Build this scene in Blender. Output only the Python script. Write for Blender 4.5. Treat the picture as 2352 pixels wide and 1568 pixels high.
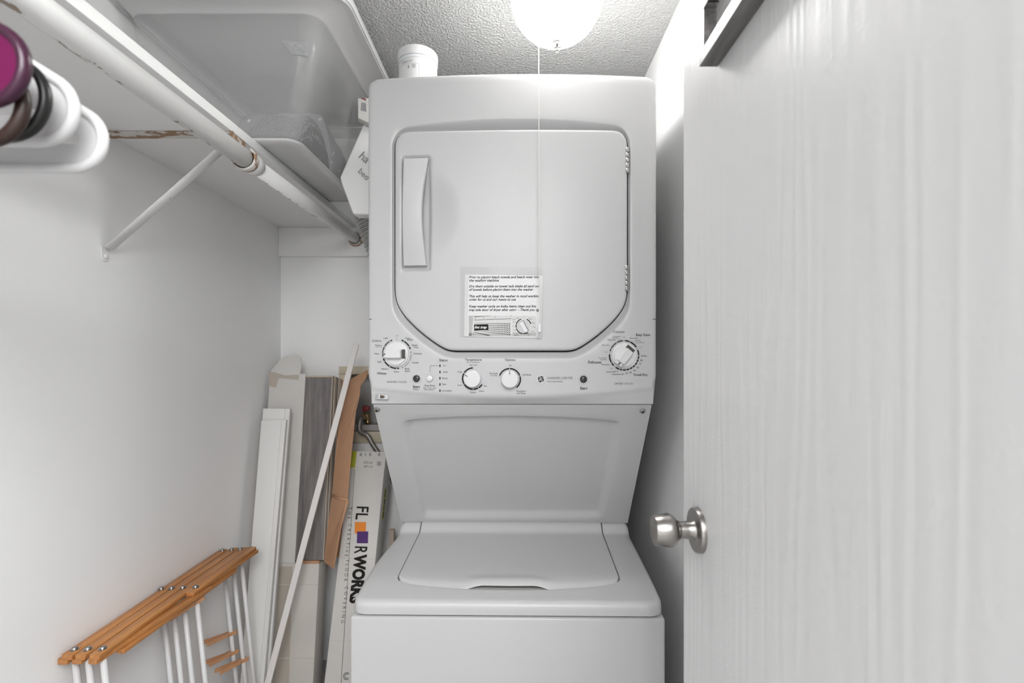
import bpy, bmesh, math, random
from mathutils import Vector, Matrix, noise as mnoise
random.seed(7)
for o in list(bpy.data.objects):
    bpy.data.objects.remove(o)
scene = bpy.context.scene
COL = scene.collection
PI = math.pi

# ------------------------------------------------------------------ camera, world, light, exposure
FPX = 1130.0            # focal length in pixels of the 2352 px wide frame
CX, CY = 1186.0, 816.0  # where the level optical axis meets the picture
CAMZ = 1.25
cd = bpy.data.cameras.new('camera')
cam = bpy.data.objects.new('camera', cd)
COL.objects.link(cam)
cam.location = (0, 0, CAMZ)
cam.rotation_euler = (PI / 2, 0, 0)
cd.sensor_fit = 'HORIZONTAL'
cd.sensor_width = 36.0
cd.lens = 36.0 * FPX / 2352.0
cd.shift_x = -(CX - 1176) / 2352.0
cd.shift_y = (CY - 784) / 2352.0
cd.clip_start = 0.02
cd.dof.use_dof = True
cd.dof.focus_distance = 1.2
cd.dof.aperture_fstop = 3.6
scene.camera = cam

world = bpy.data.worlds.new('world')
scene.world = world
world.use_nodes = True
bg = world.node_tree.nodes['Background']
bg.inputs[0].default_value = (0.985, 0.992, 1.0, 1)
bg.inputs[1].default_value = 0.72
LAMP = 14.0              # radiance of the glowing ceiling bowl
# added fill light above and behind the camera, to brighten the left and deck
al = bpy.data.lights.new('fill_light', 'AREA')
al.shape = 'RECTANGLE'
al.size, al.size_y = 2.2, 1.4
al.energy = 54.0
al.color = (0.99, 0.995, 1.0)
alo = bpy.data.objects.new('fill_light', al)
COL.objects.link(alo)
alo.location = (0.50, -1.35, 2.55)
alo.rotation_euler = (Vector((-0.6, 1.2, 0.7)) - alo.location).to_track_quat('-Z', 'Y').to_euler()
cy = scene.cycles
cy.max_bounces, cy.diffuse_bounces, cy.glossy_bounces, cy.transmission_bounces, cy.transparent_max_bounces = 6, 5, 2, 2, 10
cy.caustics_reflective = cy.caustics_refractive = False
cy.use_adaptive_sampling = True
cy.adaptive_threshold = 0.08
cy.adaptive_min_samples = 16
vs = scene.view_settings
vs.view_transform = 'Standard'
vs.look = 'None'
vs.exposure = 1.2
vs.gamma = 1.0
vs.use_curve_mapping = False

# room, metres: x to the right, y away from the camera, z up
XL, XR, YB, YF, ZC = -0.967, 0.410, 2.02, -0.12, 2.140


# ------------------------------------------------------------------ materials
def newmat(name):
    m = bpy.data.materials.new(name)
    m.use_nodes = True
    nt = m.node_tree
    b = nt.nodes['Principled BSDF']
    return m, nt, b


def mat(name, col, rough=0.5, metal=0.0, spec=0.5, bump=None, coat=0.0, vary=None):
    """bump=(scale, strength, distance[, stretch xyz]); vary=(scale, amount) mottles the colour."""
    m, nt, b = newmat(name)
    c = (*col, 1) if not isinstance(col, (int, float)) else (col, col, col, 1)
    b.inputs['Base Color'].default_value = c
    b.inputs['Roughness'].default_value = rough
    b.inputs['Metallic'].default_value = metal
    b.inputs['Specular IOR Level'].default_value = spec
    if coat:
        b.inputs['Coat Weight'].default_value = coat
        b.inputs['Coat Roughness'].default_value = 0.08
    if bump or vary:
        tc = nt.nodes.new('ShaderNodeTexCoord')
    if bump:
        mp = nt.nodes.new('ShaderNodeMapping')
        if len(bump) > 3:
            mp.inputs['Scale'].default_value = bump[3]
        nt.links.new(tc.outputs['Object'], mp.inputs[0])
        n = nt.nodes.new('ShaderNodeTexNoise')
        n.inputs['Scale'].default_value = bump[0]
        n.inputs['Detail'].default_value = 3
        nt.links.new(mp.outputs[0], n.inputs['Vector'])
        bp = nt.nodes.new('ShaderNodeBump')
        bp.inputs['Strength'].default_value = bump[1]
        bp.inputs['Distance'].default_value = bump[2]
        nt.links.new(n.outputs[0], bp.inputs['Height'])
        nt.links.new(bp.outputs[0], b.inputs['Normal'])
    if vary:
        n2 = nt.nodes.new('ShaderNodeTexNoise')
        n2.inputs['Scale'].default_value = vary[0]
        n2.inputs['Detail'].default_value = 4
        nt.links.new(tc.outputs['Object'], n2.inputs['Vector'])
        mr = nt.nodes.new('ShaderNodeMapRange')
        mr.inputs[3].default_value = 1 - vary[1]
        mr.inputs[4].default_value = 1 + vary[1]
        nt.links.new(n2.outputs[0], mr.inputs[0])
        mx = nt.nodes.new('ShaderNodeVectorMath')
        mx.operation = 'SCALE'
        mx.inputs[0].default_value = c[:3]
        nt.links.new(mr.outputs[0], mx.inputs['Scale'])
        nt.links.new(mx.outputs[0], b.inputs['Base Color'])
    return m


def worn_paint(name, base, under, scale, lo, stretch=(1, 1, 1), rough=0.4, flank=None):
    """white paint chipped through to rust or bare wood in patches"""
    m, nt, b = newmat(name)
    tc = nt.nodes.new('ShaderNodeTexCoord')
    mp = nt.nodes.new('ShaderNodeMapping')
    mp.inputs['Scale'].default_value = stretch
    n = nt.nodes.new('ShaderNodeTexNoise')
    n.inputs['Scale'].default_value = scale
    n.inputs['Detail'].default_value = 6
    n.inputs['Roughness'].default_value = 0.65
    nt.links.new(tc.outputs['Object'], mp.inputs[0])
    nt.links.new(mp.outputs[0], n.inputs['Vector'])
    r = nt.nodes.new('ShaderNodeValToRGB')
    r.color_ramp.elements[0].position = lo
    r.color_ramp.elements[0].color = (*base, 1)
    r.color_ramp.elements[1].position = lo + 0.025
    r.color_ramp.elements[1].color = (*under, 1)
    if flank:      # hangers have rubbed one flank of the tube
        dp = nt.nodes.new('ShaderNodeVectorMath'); dp.operation = 'DOT_PRODUCT'
        dp.inputs[1].default_value = flank[0]
        nt.links.new(tc.outputs['Object'], dp.inputs[0])
        mr = nt.nodes.new('ShaderNodeMapRange')
        mr.inputs[1].default_value, mr.inputs[2].default_value = flank[1], flank[2]
        mr.inputs[3].default_value, mr.inputs[4].default_value = -0.3, 0.12
        nt.links.new(dp.outputs['Value'], mr.inputs[0])
        ad = nt.nodes.new('ShaderNodeMath'); ad.operation = 'ADD'
        nt.links.new(n.outputs[0], ad.inputs[0]); nt.links.new(mr.outputs[0], ad.inputs[1])
        nt.links.new(ad.outputs[0], r.inputs[0])
    else:
        nt.links.new(n.outputs[0], r.inputs[0])
    nt.links.new(r.outputs[0], b.inputs['Base Color'])
    b.inputs['Roughness'].default_value = rough
    bp = nt.nodes.new('ShaderNodeBump')
    bp.inputs['Strength'].default_value = 0.25
    bp.inputs['Distance'].default_value = 0.001
    bp.invert = True
    nt.links.new(n.outputs[0], bp.inputs['Height'])
    nt.links.new(bp.outputs[0], b.inputs['Normal'])
    return m


def wood(name, c1, c2, scale, stretch, rough=0.45, dist=3.0):
    m, nt, b = newmat(name)
    tc = nt.nodes.new('ShaderNodeTexCoord')
    mp = nt.nodes.new('ShaderNodeMapping')
    mp.inputs['Scale'].default_value = stretch
    n = nt.nodes.new('ShaderNodeTexNoise')
    n.inputs['Scale'].default_value = scale
    n.inputs['Detail'].default_value = 8
    n.inputs['Roughness'].default_value = 0.7
    n.inputs['Distortion'].default_value = dist * 0.1
    nt.links.new(tc.outputs['Object'], mp.inputs[0])
    nt.links.new(mp.outputs[0], n.inputs['Vector'])
    r = nt.nodes.new('ShaderNodeValToRGB')
    r.color_ramp.elements[0].position = 0.3
    r.color_ramp.elements[0].color = (*c1, 1)
    r.color_ramp.elements[1].position = 0.72
    r.color_ramp.elements[1].color = (*c2, 1)
    nt.links.new(n.outputs[0], r.inputs[0])
    nt.links.new(r.outputs[0], b.inputs['Base Color'])
    b.inputs['Roughness'].default_value = rough
    bp = nt.nodes.new('ShaderNodeBump')
    bp.inputs['Strength'].default_value = 0.15
    bp.inputs['Distance'].default_value = 0.0006
    nt.links.new(n.outputs[0], bp.inputs['Height'])
    nt.links.new(bp.outputs[0], b.inputs['Normal'])
    return m


M = {}
M['wall'] = mat('wall_paint', (0.89, 0.89, 0.888), 0.55, spec=0.35, bump=(160, 0.12, 0.0012))
M['trim'] = mat('trim_paint', (0.89, 0.89, 0.888), 0.4, bump=(60, 0.08, 0.001))
M['floor'] = mat('floor_vinyl', (0.36, 0.35, 0.345), 0.5, vary=(6, 0.1))
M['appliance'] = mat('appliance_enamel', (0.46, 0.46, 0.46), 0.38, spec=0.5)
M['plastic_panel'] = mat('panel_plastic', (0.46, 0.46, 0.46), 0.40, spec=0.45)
M['dark_gap'] = mat('dark_gap', (0.03, 0.03, 0.03), 0.8)
M['ink'] = mat('ink_dark', (0.016, 0.015, 0.014), 0.7, spec=0.15)
M['ink_mid'] = mat('ink_mid', (0.07, 0.07, 0.07), 0.7, spec=0.15)
M['ink_light'] = mat('ink_light', (0.22, 0.22, 0.22), 0.7, spec=0.15)
M['ring_grey'] = mat('dial_ring_grey', (0.46, 0.46, 0.47), 0.4)
M['ring_mid'] = mat('dial_ring_mid', (0.28, 0.28, 0.28), 0.4)
M['white_dot'] = mat('white_dot', (0.9, 0.9, 0.9), 0.5)
M['knob'] = mat('knob_plastic', (0.60, 0.60, 0.60), 0.18)
M['knob_shade'] = mat('knob_shade', (0.05, 0.047, 0.045), 0.5)
M['button_dark'] = mat('button_dark', (0.03, 0.03, 0.03), 0.15)
M['steel'] = mat('steel', (0.42, 0.41, 0.40), 0.30, metal=1.0)
M['brushed'] = mat('brushed_nickel', (0.36, 0.342, 0.325), 0.30, metal=1.0, bump=(120, 0.06, 0.0004, (1, 1, 8)))
M['paper'] = mat('paper', (0.60, 0.60, 0.60), 0.35)
M['laminate'] = mat('laminate', (0.54, 0.54, 0.54), 0.15)
M['photo_grey'] = mat('photo_grey', (0.36, 0.36, 0.35), 0.4, vary=(40, 0.15))
M['photo_light'] = mat('photo_light', (0.52, 0.52, 0.51), 0.4)
M['rod'] = worn_paint('rod_paint', (0.88, 0.88, 0.87), (0.30, 0.24, 0.19), 55, 0.68, (1.0, 0.45, 1.0), 0.35, ((-0.45, 0, -0.9), 0.006, 0.019))
M['rusty'] = worn_paint('bracket_paint_rust', (0.66, 0.64, 0.61), (0.30, 0.18, 0.10), 45, 0.50, (0.35, 1, 1), 0.5)
M['bracket'] = worn_paint('bracket_paint', (0.80, 0.80, 0.79), (0.35, 0.29, 0.24), 45, 0.66, (1, 1, 1), 0.45)
M['shelf'] = worn_paint('shelf_paint', (0.88, 0.88, 0.87), (0.66, 0.64, 0.61), 22, 0.70, (1, 0.3, 1), 0.4)
M['hanger_white'] = mat('hanger_white', (0.66, 0.66, 0.66), 0.3)
M['hanger_black'] = mat('hanger_black', (0.011, 0.0105, 0.010), 0.35)
M['hanger_brown'] = mat('hanger_brown', (0.028, 0.013, 0.009), 0.4)
M['hanger_rim_purple'] = mat('hanger_rim_purple', (0.045, 0.010, 0.029), 0.3)
M['hanger_magenta'] = mat('hanger_magenta', (0.12, 0.0006, 0.052), 0.35)
M['carton'] = mat('carton_white', (0.60, 0.585, 0.56), 0.7, bump=(90, 0.08, 0.001), vary=(9, 0.08))
M['carton_old'] = mat('carton_aged', (0.56, 0.53, 0.49), 0.75, bump=(70, 0.12, 0.001), vary=(7, 0.14))
M['tape'] = mat('packing_tape', (0.46, 0.41, 0.35), 0.3)
M['kraft'] = mat('kraft_board', (0.47, 0.265, 0.155), 0.75, bump=(60, 0.1, 0.001, (6, 6, 0.3)), vary=(12, 0.08))
M['kraft_edge'] = mat('kraft_edge', (0.085, 0.06, 0.045), 0.8)
M['plank'] = wood('grey_plank', (0.075, 0.068, 0.068), (0.27, 0.25, 0.24), 3.2, (16, 1.0, 16), 0.45)
M['plank_edge'] = mat('plank_core', (0.50, 0.42, 0.33), 0.6)
M['plank_edge_dark'] = mat('plank_core_dark', (0.26, 0.21, 0.17), 0.6)
M['board'] = mat('white_board', (0.74, 0.735, 0.72), 0.4, bump=(25, 0.05, 0.001))
M['bamboo'] = wood('bamboo', (0.36, 0.135, 0.038), (0.62, 0.29, 0.095), 8.0, (9, 0.7, 9), 0.35)
M['pin_wood'] = wood('pin_wood', (0.55, 0.27, 0.13), (0.66, 0.36, 0.19), 10.0, (5, 2, 5), 0.5)
M['dowel'] = mat('dowel_white', (0.70, 0.70, 0.70), 0.35)
M['cream'] = mat('cream_plastic', (0.62, 0.55, 0.42), 0.5)
M['box_grey'] = mat('box_grey', (0.40, 0.39, 0.38), 0.6)
M['brass'] = mat('brass', (0.38, 0.28, 0.15), 0.35, metal=1.0)
M['valve_red'] = mat('valve_red', (0.22, 0.012, 0.012), 0.4)
M['braid'] = mat('braid', (0.30, 0.285, 0.27), 0.4, metal=0.8, bump=(500, 0.6, 0.001))
M['orange'] = mat('print_orange', (0.72, 0.22, 0.015), 0.6)
M['purple'] = mat('print_purple', (0.06, 0.012, 0.13), 0.6)
M['lime'] = mat('print_lime', (0.42, 0.44, 0.03), 0.6)
M['yellow'] = mat('print_yellow', (0.55, 0.52, 0.12), 0.6)
M['frame_grey'] = wood('frame_grey', (0.05, 0.045, 0.045), (0.22, 0.21, 0.205), 6.0, (10, 1, 10), 0.35)
M['frame_face'] = wood('frame_face', (0.45, 0.45, 0.45), (0.72, 0.72, 0.72), 9.0, (10, 1.2, 10), 0.3)
M['sign_board'] = wood('sign_board', (0.35, 0.34, 0.33), (0.82, 0.81, 0.80), 6.0, (1, 1, 14), 0.5)
M['jar'] = mat('jar_white', (0.66, 0.66, 0.66), 0.3)
M['jar_band'] = mat('jar_band', (0.70, 0.72, 0.74), 0.3)
M['label_grey'] = mat('label_grey', (0.40, 0.41, 0.41), 0.5)
M['cord'] = mat('cord', (0.68, 0.66, 0.62), 0.6)
M['bag'] = mat('bag_white', (0.80, 0.80, 0.79), 0.35, bump=(14, 0.3, 0.01))
M['duct'] = mat('duct_foil', (0.42, 0.42, 0.41), 0.42, metal=0.6)
M['stick'] = mat('stick_white', (0.72, 0.69, 0.67), 0.4)

# lamp bowl
m, nt, b = newmat('lamp_glass')
b.inputs['Base Color'].default_value = (0.9, 0.9, 0.9, 1)
b.inputs['Emission Color'].default_value = (1.0, 0.99, 0.97, 1)
tc = nt.nodes.new('ShaderNodeTexCoord')      # glow painted by height, rim dimmed to keep the ceiling beside it darker
sp = nt.nodes.new('ShaderNodeSeparateXYZ')
nt.links.new(tc.outputs['Generated'], sp.inputs[0])
rm = nt.nodes.new('ShaderNodeMapRange')
rm.inputs[1].default_value = 0.30
rm.inputs[2].default_value = 0.66
rm.interpolation_type = 'SMOOTHSTEP'
rm.inputs[3].default_value = LAMP
rm.inputs[4].default_value = LAMP * 0.08
pw = nt.nodes.new('ShaderNodeMath'); pw.operation = 'POWER'
pw.inputs[1].default_value = 1.0
nt.links.new(sp.outputs['Z'], pw.inputs[0])
nt.links.new(pw.outputs[0], rm.inputs[0])
nt.links.new(rm.outputs[0], b.inputs['Emission Strength'])
M['lamp_glass'] = m

# ceiling: sprayed texture
m, nt, b = newmat('ceiling_texture')
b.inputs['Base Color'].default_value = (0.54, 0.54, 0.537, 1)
b.inputs['Roughness'].default_value = 0.5
tc = nt.nodes.new('ShaderNodeTexCoord')
n1 = nt.nodes.new('ShaderNodeTexNoise')
n1.inputs['Scale'].default_value = 140
n1.inputs['Detail'].default_value = 2.5
n1.inputs['Roughness'].default_value = 0.55
nt.links.new(tc.outputs['Object'], n1.inputs['Vector'])
r1 = nt.nodes.new('ShaderNodeValToRGB')
r1.color_ramp.elements[0].position = 0.38
r1.color_ramp.elements[1].position = 0.68
nt.links.new(n1.outputs[0], r1.inputs[0])
bp = nt.nodes.new('ShaderNodeBump')
bp.inputs['Strength'].default_value = 0.6
bp.inputs['Distance'].default_value = 0.006
nt.links.new(r1.outputs[0], bp.inputs['Height'])
nt.links.new(bp.outputs[0], b.inputs['Normal'])
M['ceiling'] = m

# door: moulded wood grain under gloss paint
m, nt, b = newmat('door_grain_paint')
b.inputs['Base Color'].default_value = (0.74, 0.74, 0.738, 1)
b.inputs['Roughness'].default_value = 0.33
tc = nt.nodes.new('ShaderNodeTexCoord')
mp = nt.nodes.new('ShaderNodeMapping')
mp.inputs['Scale'].default_value = (1, 1, 0.085)
nt.links.new(tc.outputs['Object'], mp.inputs[0])
wv = nt.nodes.new('ShaderNodeTexWave')
wv.wave_type = 'BANDS'
wv.bands_direction = 'Y'
wv.inputs['Scale'].default_value = 11
wv.inputs['Distortion'].default_value = 22
wv.inputs['Detail'].default_value = 3.0
wv.inputs['Detail Scale'].default_value = 0.9
nt.links.new(mp.outputs[0], wv.inputs['Vector'])
mp2 = nt.nodes.new('ShaderNodeMapping')
mp2.inputs['Scale'].default_value = (1, 1, 0.02)
nt.links.new(tc.outputs['Object'], mp2.inputs[0])
nz = nt.nodes.new('ShaderNodeTexNoise')
nz.inputs['Scale'].default_value = 150
nz.inputs['Detail'].default_value = 2
nt.links.new(mp2.outputs[0], nz.inputs['Vector'])
nf = nt.nodes.new('ShaderNodeTexNoise')
nf.inputs['Scale'].default_value = 260
nf.inputs['Detail'].default_value = 2
nt.links.new(tc.outputs['Object'], nf.inputs['Vector'])
nl = nt.nodes.new('ShaderNodeTexNoise')      # where the grain is strong or faint
nl.inputs['Scale'].default_value = 9
nt.links.new(mp.outputs[0], nl.inputs['Vector'])
rl = nt.nodes.new('ShaderNodeMapRange')
rl.inputs[1].default_value = 0.4
rl.inputs[2].default_value = 0.62
nt.links.new(nl.outputs[0], rl.inputs[0])
a1 = nt.nodes.new('ShaderNodeMath'); a1.operation = 'MULTIPLY'
nt.links.new(wv.outputs['Fac'], a1.inputs[0]); a1.inputs[1].default_value = 0.35
a2 = nt.nodes.new('ShaderNodeMath'); a2.operation = 'MULTIPLY'
nt.links.new(nz.outputs[0], a2.inputs[0]); nt.links.new(rl.outputs[0], a2.inputs[1])
a3 = nt.nodes.new('ShaderNodeMath'); a3.operation = 'ADD'
nt.links.new(a1.outputs[0], a3.inputs[0]); nt.links.new(a2.outputs[0], a3.inputs[1])
a4 = nt.nodes.new('ShaderNodeMath'); a4.operation = 'MULTIPLY_ADD'
nt.links.new(nf.outputs[0], a4.inputs[0]); a4.inputs[1].default_value = 0.35
nt.links.new(a3.outputs[0], a4.inputs[2])
bp = nt.nodes.new('ShaderNodeBump')
bp.inputs['Strength'].default_value = 0.46
bp.inputs['Distance'].default_value = 0.0016
nt.links.new(a4.outputs[0], bp.inputs['Height'])
nt.links.new(bp.outputs[0], b.inputs['Normal'])
M['door'] = m


def clear_plastic(name, clear, tint=0.95, rough=0.12, base=0.92, glow=0.5):
    m, nt, b = newmat(name)
    b.inputs['Base Color'].default_value = (base, base, base, 1)
    b.inputs['Roughness'].default_value = rough
    tr = nt.nodes.new('ShaderNodeBsdfTransparent')
    tr.inputs[0].default_value = (tint, tint, tint, 1)
    mx = nt.nodes.new('ShaderNodeMixShader')
    mx.inputs[0].default_value = clear
    out = nt.nodes['Material Output']
    tl_ = nt.nodes.new('ShaderNodeBsdfTranslucent')
    tl_.inputs[0].default_value = (base, base, base, 1)
    mt_ = nt.nodes.new('ShaderNodeMixShader')
    mt_.inputs[0].default_value = glow
    nt.links.new(b.outputs[0], mt_.inputs[1])
    nt.links.new(tl_.outputs[0], mt_.inputs[2])
    nt.links.new(mt_.outputs[0], mx.inputs[1])
    nt.links.new(tr.outputs[0], mx.inputs[2])
    nt.links.new(mx.outputs[0], out.inputs[0])
    return m


M['tub'] = clear_plastic('tub_plastic', 0.83, 1.0, 0.12, 0.97, 0.15)
M['tub_rim'] = clear_plastic('tub_rim_plastic', 0.45, 1.0, 0.12, 0.95, 0.3)
M['tub_lid'] = clear_plastic('tub_lid_plastic', 0.15, 1.0, 0.2, 0.97, 0.4)
M['sleeve'] = clear_plastic('clear_sleeve', 0.93, 0.99, 0.05, 0.6, 0.0)


def plaid(name, dark, light, scale, thr=0.80):
    m, nt, b = newmat(name)
    tc = nt.nodes.new('ShaderNodeTexCoord')
    outs = []
    for d in ('X', 'Z', 'Y'):
        w = nt.nodes.new('ShaderNodeTexWave')
        w.bands_direction = d
        w.inputs['Scale'].default_value = scale
        w.inputs['Distortion'].default_value = 5.0
        w.inputs['Detail'].default_value = 1.5
        nt.links.new(tc.outputs['Object'], w.inputs['Vector'])
        outs.append(w.outputs['Fac'])
    mx = nt.nodes.new('ShaderNodeMath'); mx.operation = 'MAXIMUM'
    nt.links.new(outs[0], mx.inputs[0]); nt.links.new(outs[1], mx.inputs[1])
    mx2 = nt.nodes.new('ShaderNodeMath'); mx2.operation = 'MAXIMUM'
    nt.links.new(mx.outputs[0], mx2.inputs[0]); nt.links.new(outs[2], mx2.inputs[1])
    r = nt.nodes.new('ShaderNodeValToRGB')
    r.color_ramp.elements[0].position = thr
    r.color_ramp.elements[0].color = (dark, dark, dark * 0.97, 1)
    r.color_ramp.elements[1].position = 0.97
    r.color_ramp.elements[1].color = (light, light, light, 1)
    nt.links.new(mx2.outputs[0], r.inputs[0])
    nt.links.new(r.outputs[0], b.inputs['Base Color'])
    b.inputs['Roughness'].default_value = 0.85
    return m


def dotted(name, base, dot, scale):
    m, nt, b = newmat(name)
    tc = nt.nodes.new('ShaderNodeTexCoord')
    v = nt.nodes.new('ShaderNodeTexVoronoi')
    v.inputs['Scale'].default_value = scale
    nt.links.new(tc.outputs['Object'], v.inputs['Vector'])
    r = nt.nodes.new('ShaderNodeValToRGB')
    r.color_ramp.elements[0].position = 0.16
    r.color_ramp.elements[0].color = (dot, dot, dot, 1)
    r.color_ramp.elements[1].position = 0.20
    r.color_ramp.elements[1].color = (base, base, base, 1)
    nt.links.new(v.outputs['Distance'], r.inputs[0])
    nt.links.new(r.outputs[0], b.inputs['Base Color'])
    b.inputs['Roughness'].default_value = 0.85
    return m


M['plaid_dark'] = plaid('plaid_dark', 0.03, 0.26, 60, 0.86)
M['plaid_mid'] = plaid('plaid_mid', 0.04, 0.30, 48, 0.86)
M['dotted'] = dotted('dotted_cloth', 0.36, 0.85, 34)

# ------------------------------------------------------------------ object helpers
WM = {}     # world matrix of every object made here


def P(px, py, y):
    """the point at distance y whose picture position is (px, py): used to read real sizes off the photograph"""
    return Vector(((px - CX) * y / FPX, y, CAMZ - (py - CY) * y / FPX))


def props(o, label=None, cat=None, group=None, kind=None):
    if label: o['label'] = label
    if cat: o['category'] = cat
    if group: o['group'] = group
    if kind or cat: o['kind'] = kind or 'thing'
    return o


def empty(name, loc, label, cat, group=None, kind=None, mtx=None):
    o = bpy.data.objects.new(name, None)
    o.empty_display_size = 0.05
    COL.objects.link(o)
    o.matrix_world = mtx if mtx is not None else Matrix.Translation(loc)
    WM[o] = o.matrix_world.copy()
    if mtx is not None:
        o.location, o.rotation_euler = mtx.translation, mtx.to_euler()
    else:
        o.location = loc
    return props(o, label, cat, group, kind)


class MB:
    """collects geometry in world coordinates (or through self.M) and links it as one mesh object"""

    def __init__(self, mtx=None):
        self.v, self.f, self.sm, self.mi = [], [], [], []
        self.M = mtx
        self.smooth = False
        self.m = 0

    def vert(self, p):
        p = Vector(p)
        if self.M is not None:
            p = self.M @ p
        self.v.append(p)
        return len(self.v) - 1

    def face(self, idx):
        self.f.append(tuple(idx)); self.sm.append(self.smooth); self.mi.append(self.m)

    def poly(self, pts):
        self.face([self.vert(p) for p in pts])

    def grid(self, rows, closed=False, cap0=False, cap1=False):
        ids = [[self.vert(p) for p in r] for r in rows]
        for a, b_ in zip(ids[:-1], ids[1:]):
            n = len(a)
            for i in range(n if closed else n - 1):
                j = (i + 1) % n
                self.face((a[i], a[j], b_[j], b_[i]))
        if cap0: self.face(list(reversed(ids[0])))
        if cap1: self.face(ids[-1])
        return self

    def box(self, lo, hi):
        x0, y0, z0 = lo; x1, y1, z1 = hi
        c = [(x0, y0, z0), (x1, y0, z0), (x1, y1, z0), (x0, y1, z0), (x0, y0, z1), (x1, y0, z1), (x1, y1, z1), (x0, y1, z1)]
        i = [self.vert(p) for p in c]
        for f in ((0, 3, 2, 1), (4, 5, 6, 7), (0, 1, 5, 4), (1, 2, 6, 5), (2, 3, 7, 6), (3, 0, 4, 7)):
            self.face([i[k] for k in f])
        return self

    def hexa(self, c):
        """box from 8 free corners: bottom ring 0-3, top ring 4-7"""
        i = [self.vert(p) for p in c]
        for f in ((0, 3, 2, 1), (4, 5, 6, 7), (0, 1, 5, 4), (1, 2, 6, 5), (2, 3, 7, 6), (3, 0, 4, 7)):
            self.face([i[k] for k in f])
        return self

    def prism(self, pts, d):
        """polygon of 3D points, thickened by the vector d"""
        d = Vector(d)
        a = [self.vert(p) for p in pts]
        b_ = [self.vert(Vector(p) + d) for p in pts]
        self.face(list(reversed(a))); self.face(b_)
        n = len(a)
        for i in range(n):
            j = (i + 1) % n
            self.face((a[i], a[j], b_[j], b_[i]))
        return self

    def tube(self, path, r, n=12, closed=False, caps=True, ry=None, up=None):
        path = [Vector(p) for p in path]
        rows = []
        prev = None
        N = len(path)
        for k, p in enumerate(path):
            if closed:
                t = path[(k + 1) % N] - path[k - 1]
            else:
                t = path[min(k + 1, N - 1)] - path[max(k - 1, 0)]
            t.normalize()
            if up is not None:
                a = Vector(up)
            elif prev is None:
                a = Vector((0, 0, 1)) if abs(t.z) < 0.9 else Vector((1, 0, 0))
            else:
                a = prev
            a = (a - t * a.dot(t)).normalized()
            prev = a
            c = t.cross(a)
            rr = r[k] if isinstance(r, (list, tuple)) else r
            r2 = rr if ry is None else ry
            rows.append([p + a * (rr * math.cos(2 * PI * i / n)) + c * (r2 * math.sin(2 * PI * i / n)) for i in range(n)])
        if closed:
            rows.append(rows[0])
        s = self.smooth; self.smooth = True
        self.grid(rows, True)
        self.smooth = s
        if caps and not closed:
            self.poly(list(reversed(rows[0]))); self.poly(rows[-1])
        return self

    def lathe(self, prof, n=32, mtx=None, cap0=True, cap1=True):
        """prof: (radius, height) pairs, spun about the local z axis of mtx"""
        mtx = mtx or Matrix()
        rows = [[mtx @ Vector((r * math.cos(2 * PI * i / n), r * math.sin(2 * PI * i / n), h)) for i in range(n)] for r, h in prof]
        s = self.smooth; self.smooth = True
        self.grid(rows, True)
        self.smooth = s
        if cap0: self.poly(list(reversed(rows[0])))
        if cap1: self.poly(rows[-1])
        return self

    def build(self, name, mats, parent=None, bevel=0, segs=2, label=None, cat=None, group=None, kind=None, autosmooth=None, solid=0, sub=0, origin=None):
        me = bpy.data.meshes.new(name)
        inv = WM[parent].inverted() if parent is not None else Matrix()
        vs_ = [inv @ p for p in self.v]
        lo = Vector([min(p[k] for p in vs_) for k in range(3)])
        hi = Vector([max(p[k] for p in vs_) for k in range(3)])
        c = (lo + hi) / 2 if origin is None else inv @ Vector(origin)
        me.from_pydata([tuple(p - c) for p in vs_], [], self.f)
        mats = mats if isinstance(mats, (list, tuple)) else [mats]
        for k in mats:
            me.materials.append(M[k])
        me.polygons.foreach_set('use_smooth', self.sm)
        me.polygons.foreach_set('material_index', self.mi)
        bm = bmesh.new(); bm.from_mesh(me)
        bmesh.ops.remove_doubles(bm, verts=bm.verts, dist=1e-6)
        bmesh.ops.recalc_face_normals(bm, faces=bm.faces)
        if bevel:
            es = [e for e in bm.edges if len(e.link_faces) == 2 and e.calc_face_angle(0) > 0.5]
            bmesh.ops.bevel(bm, geom=es, offset=bevel, segments=segs, profile=0.5, affect='EDGES', clamp_overlap=True)
            if segs > 1:
                for f in bm.faces: f.smooth = True
        bm.to_mesh(me); bm.free()
        if autosmooth or (bevel and segs > 1):
            me.set_sharp_from_angle(angle=autosmooth or 0.6)
        o = bpy.data.objects.new(name, me)
        COL.objects.link(o)
        o.location = c
        if parent is not None:
            o.parent = parent
            WM[o] = WM[parent] @ Matrix.Translation(c)
        else:
            WM[o] = Matrix.Translation(c)
        if solid:
            md = o.modifiers.new('solid', 'SOLIDIFY'); md.thickness = solid; md.offset = 0
        if sub:
            md = o.modifiers.new('sub', 'SUBSURF'); md.levels = sub; md.render_levels = sub
        return props(o, label, cat, group, kind)


def frame(origin, xaxis, yaxis):
    x = Vector(xaxis).normalized(); y = Vector(yaxis)
    z = x.cross(y).normalized(); y = z.cross(x)
    m_ = Matrix.Identity(4)
    for i in range(3):
        m_[i][0], m_[i][1], m_[i][2], m_[i][3] = x[i], y[i], z[i], origin[i]
    return m_


TXT = {}


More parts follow.
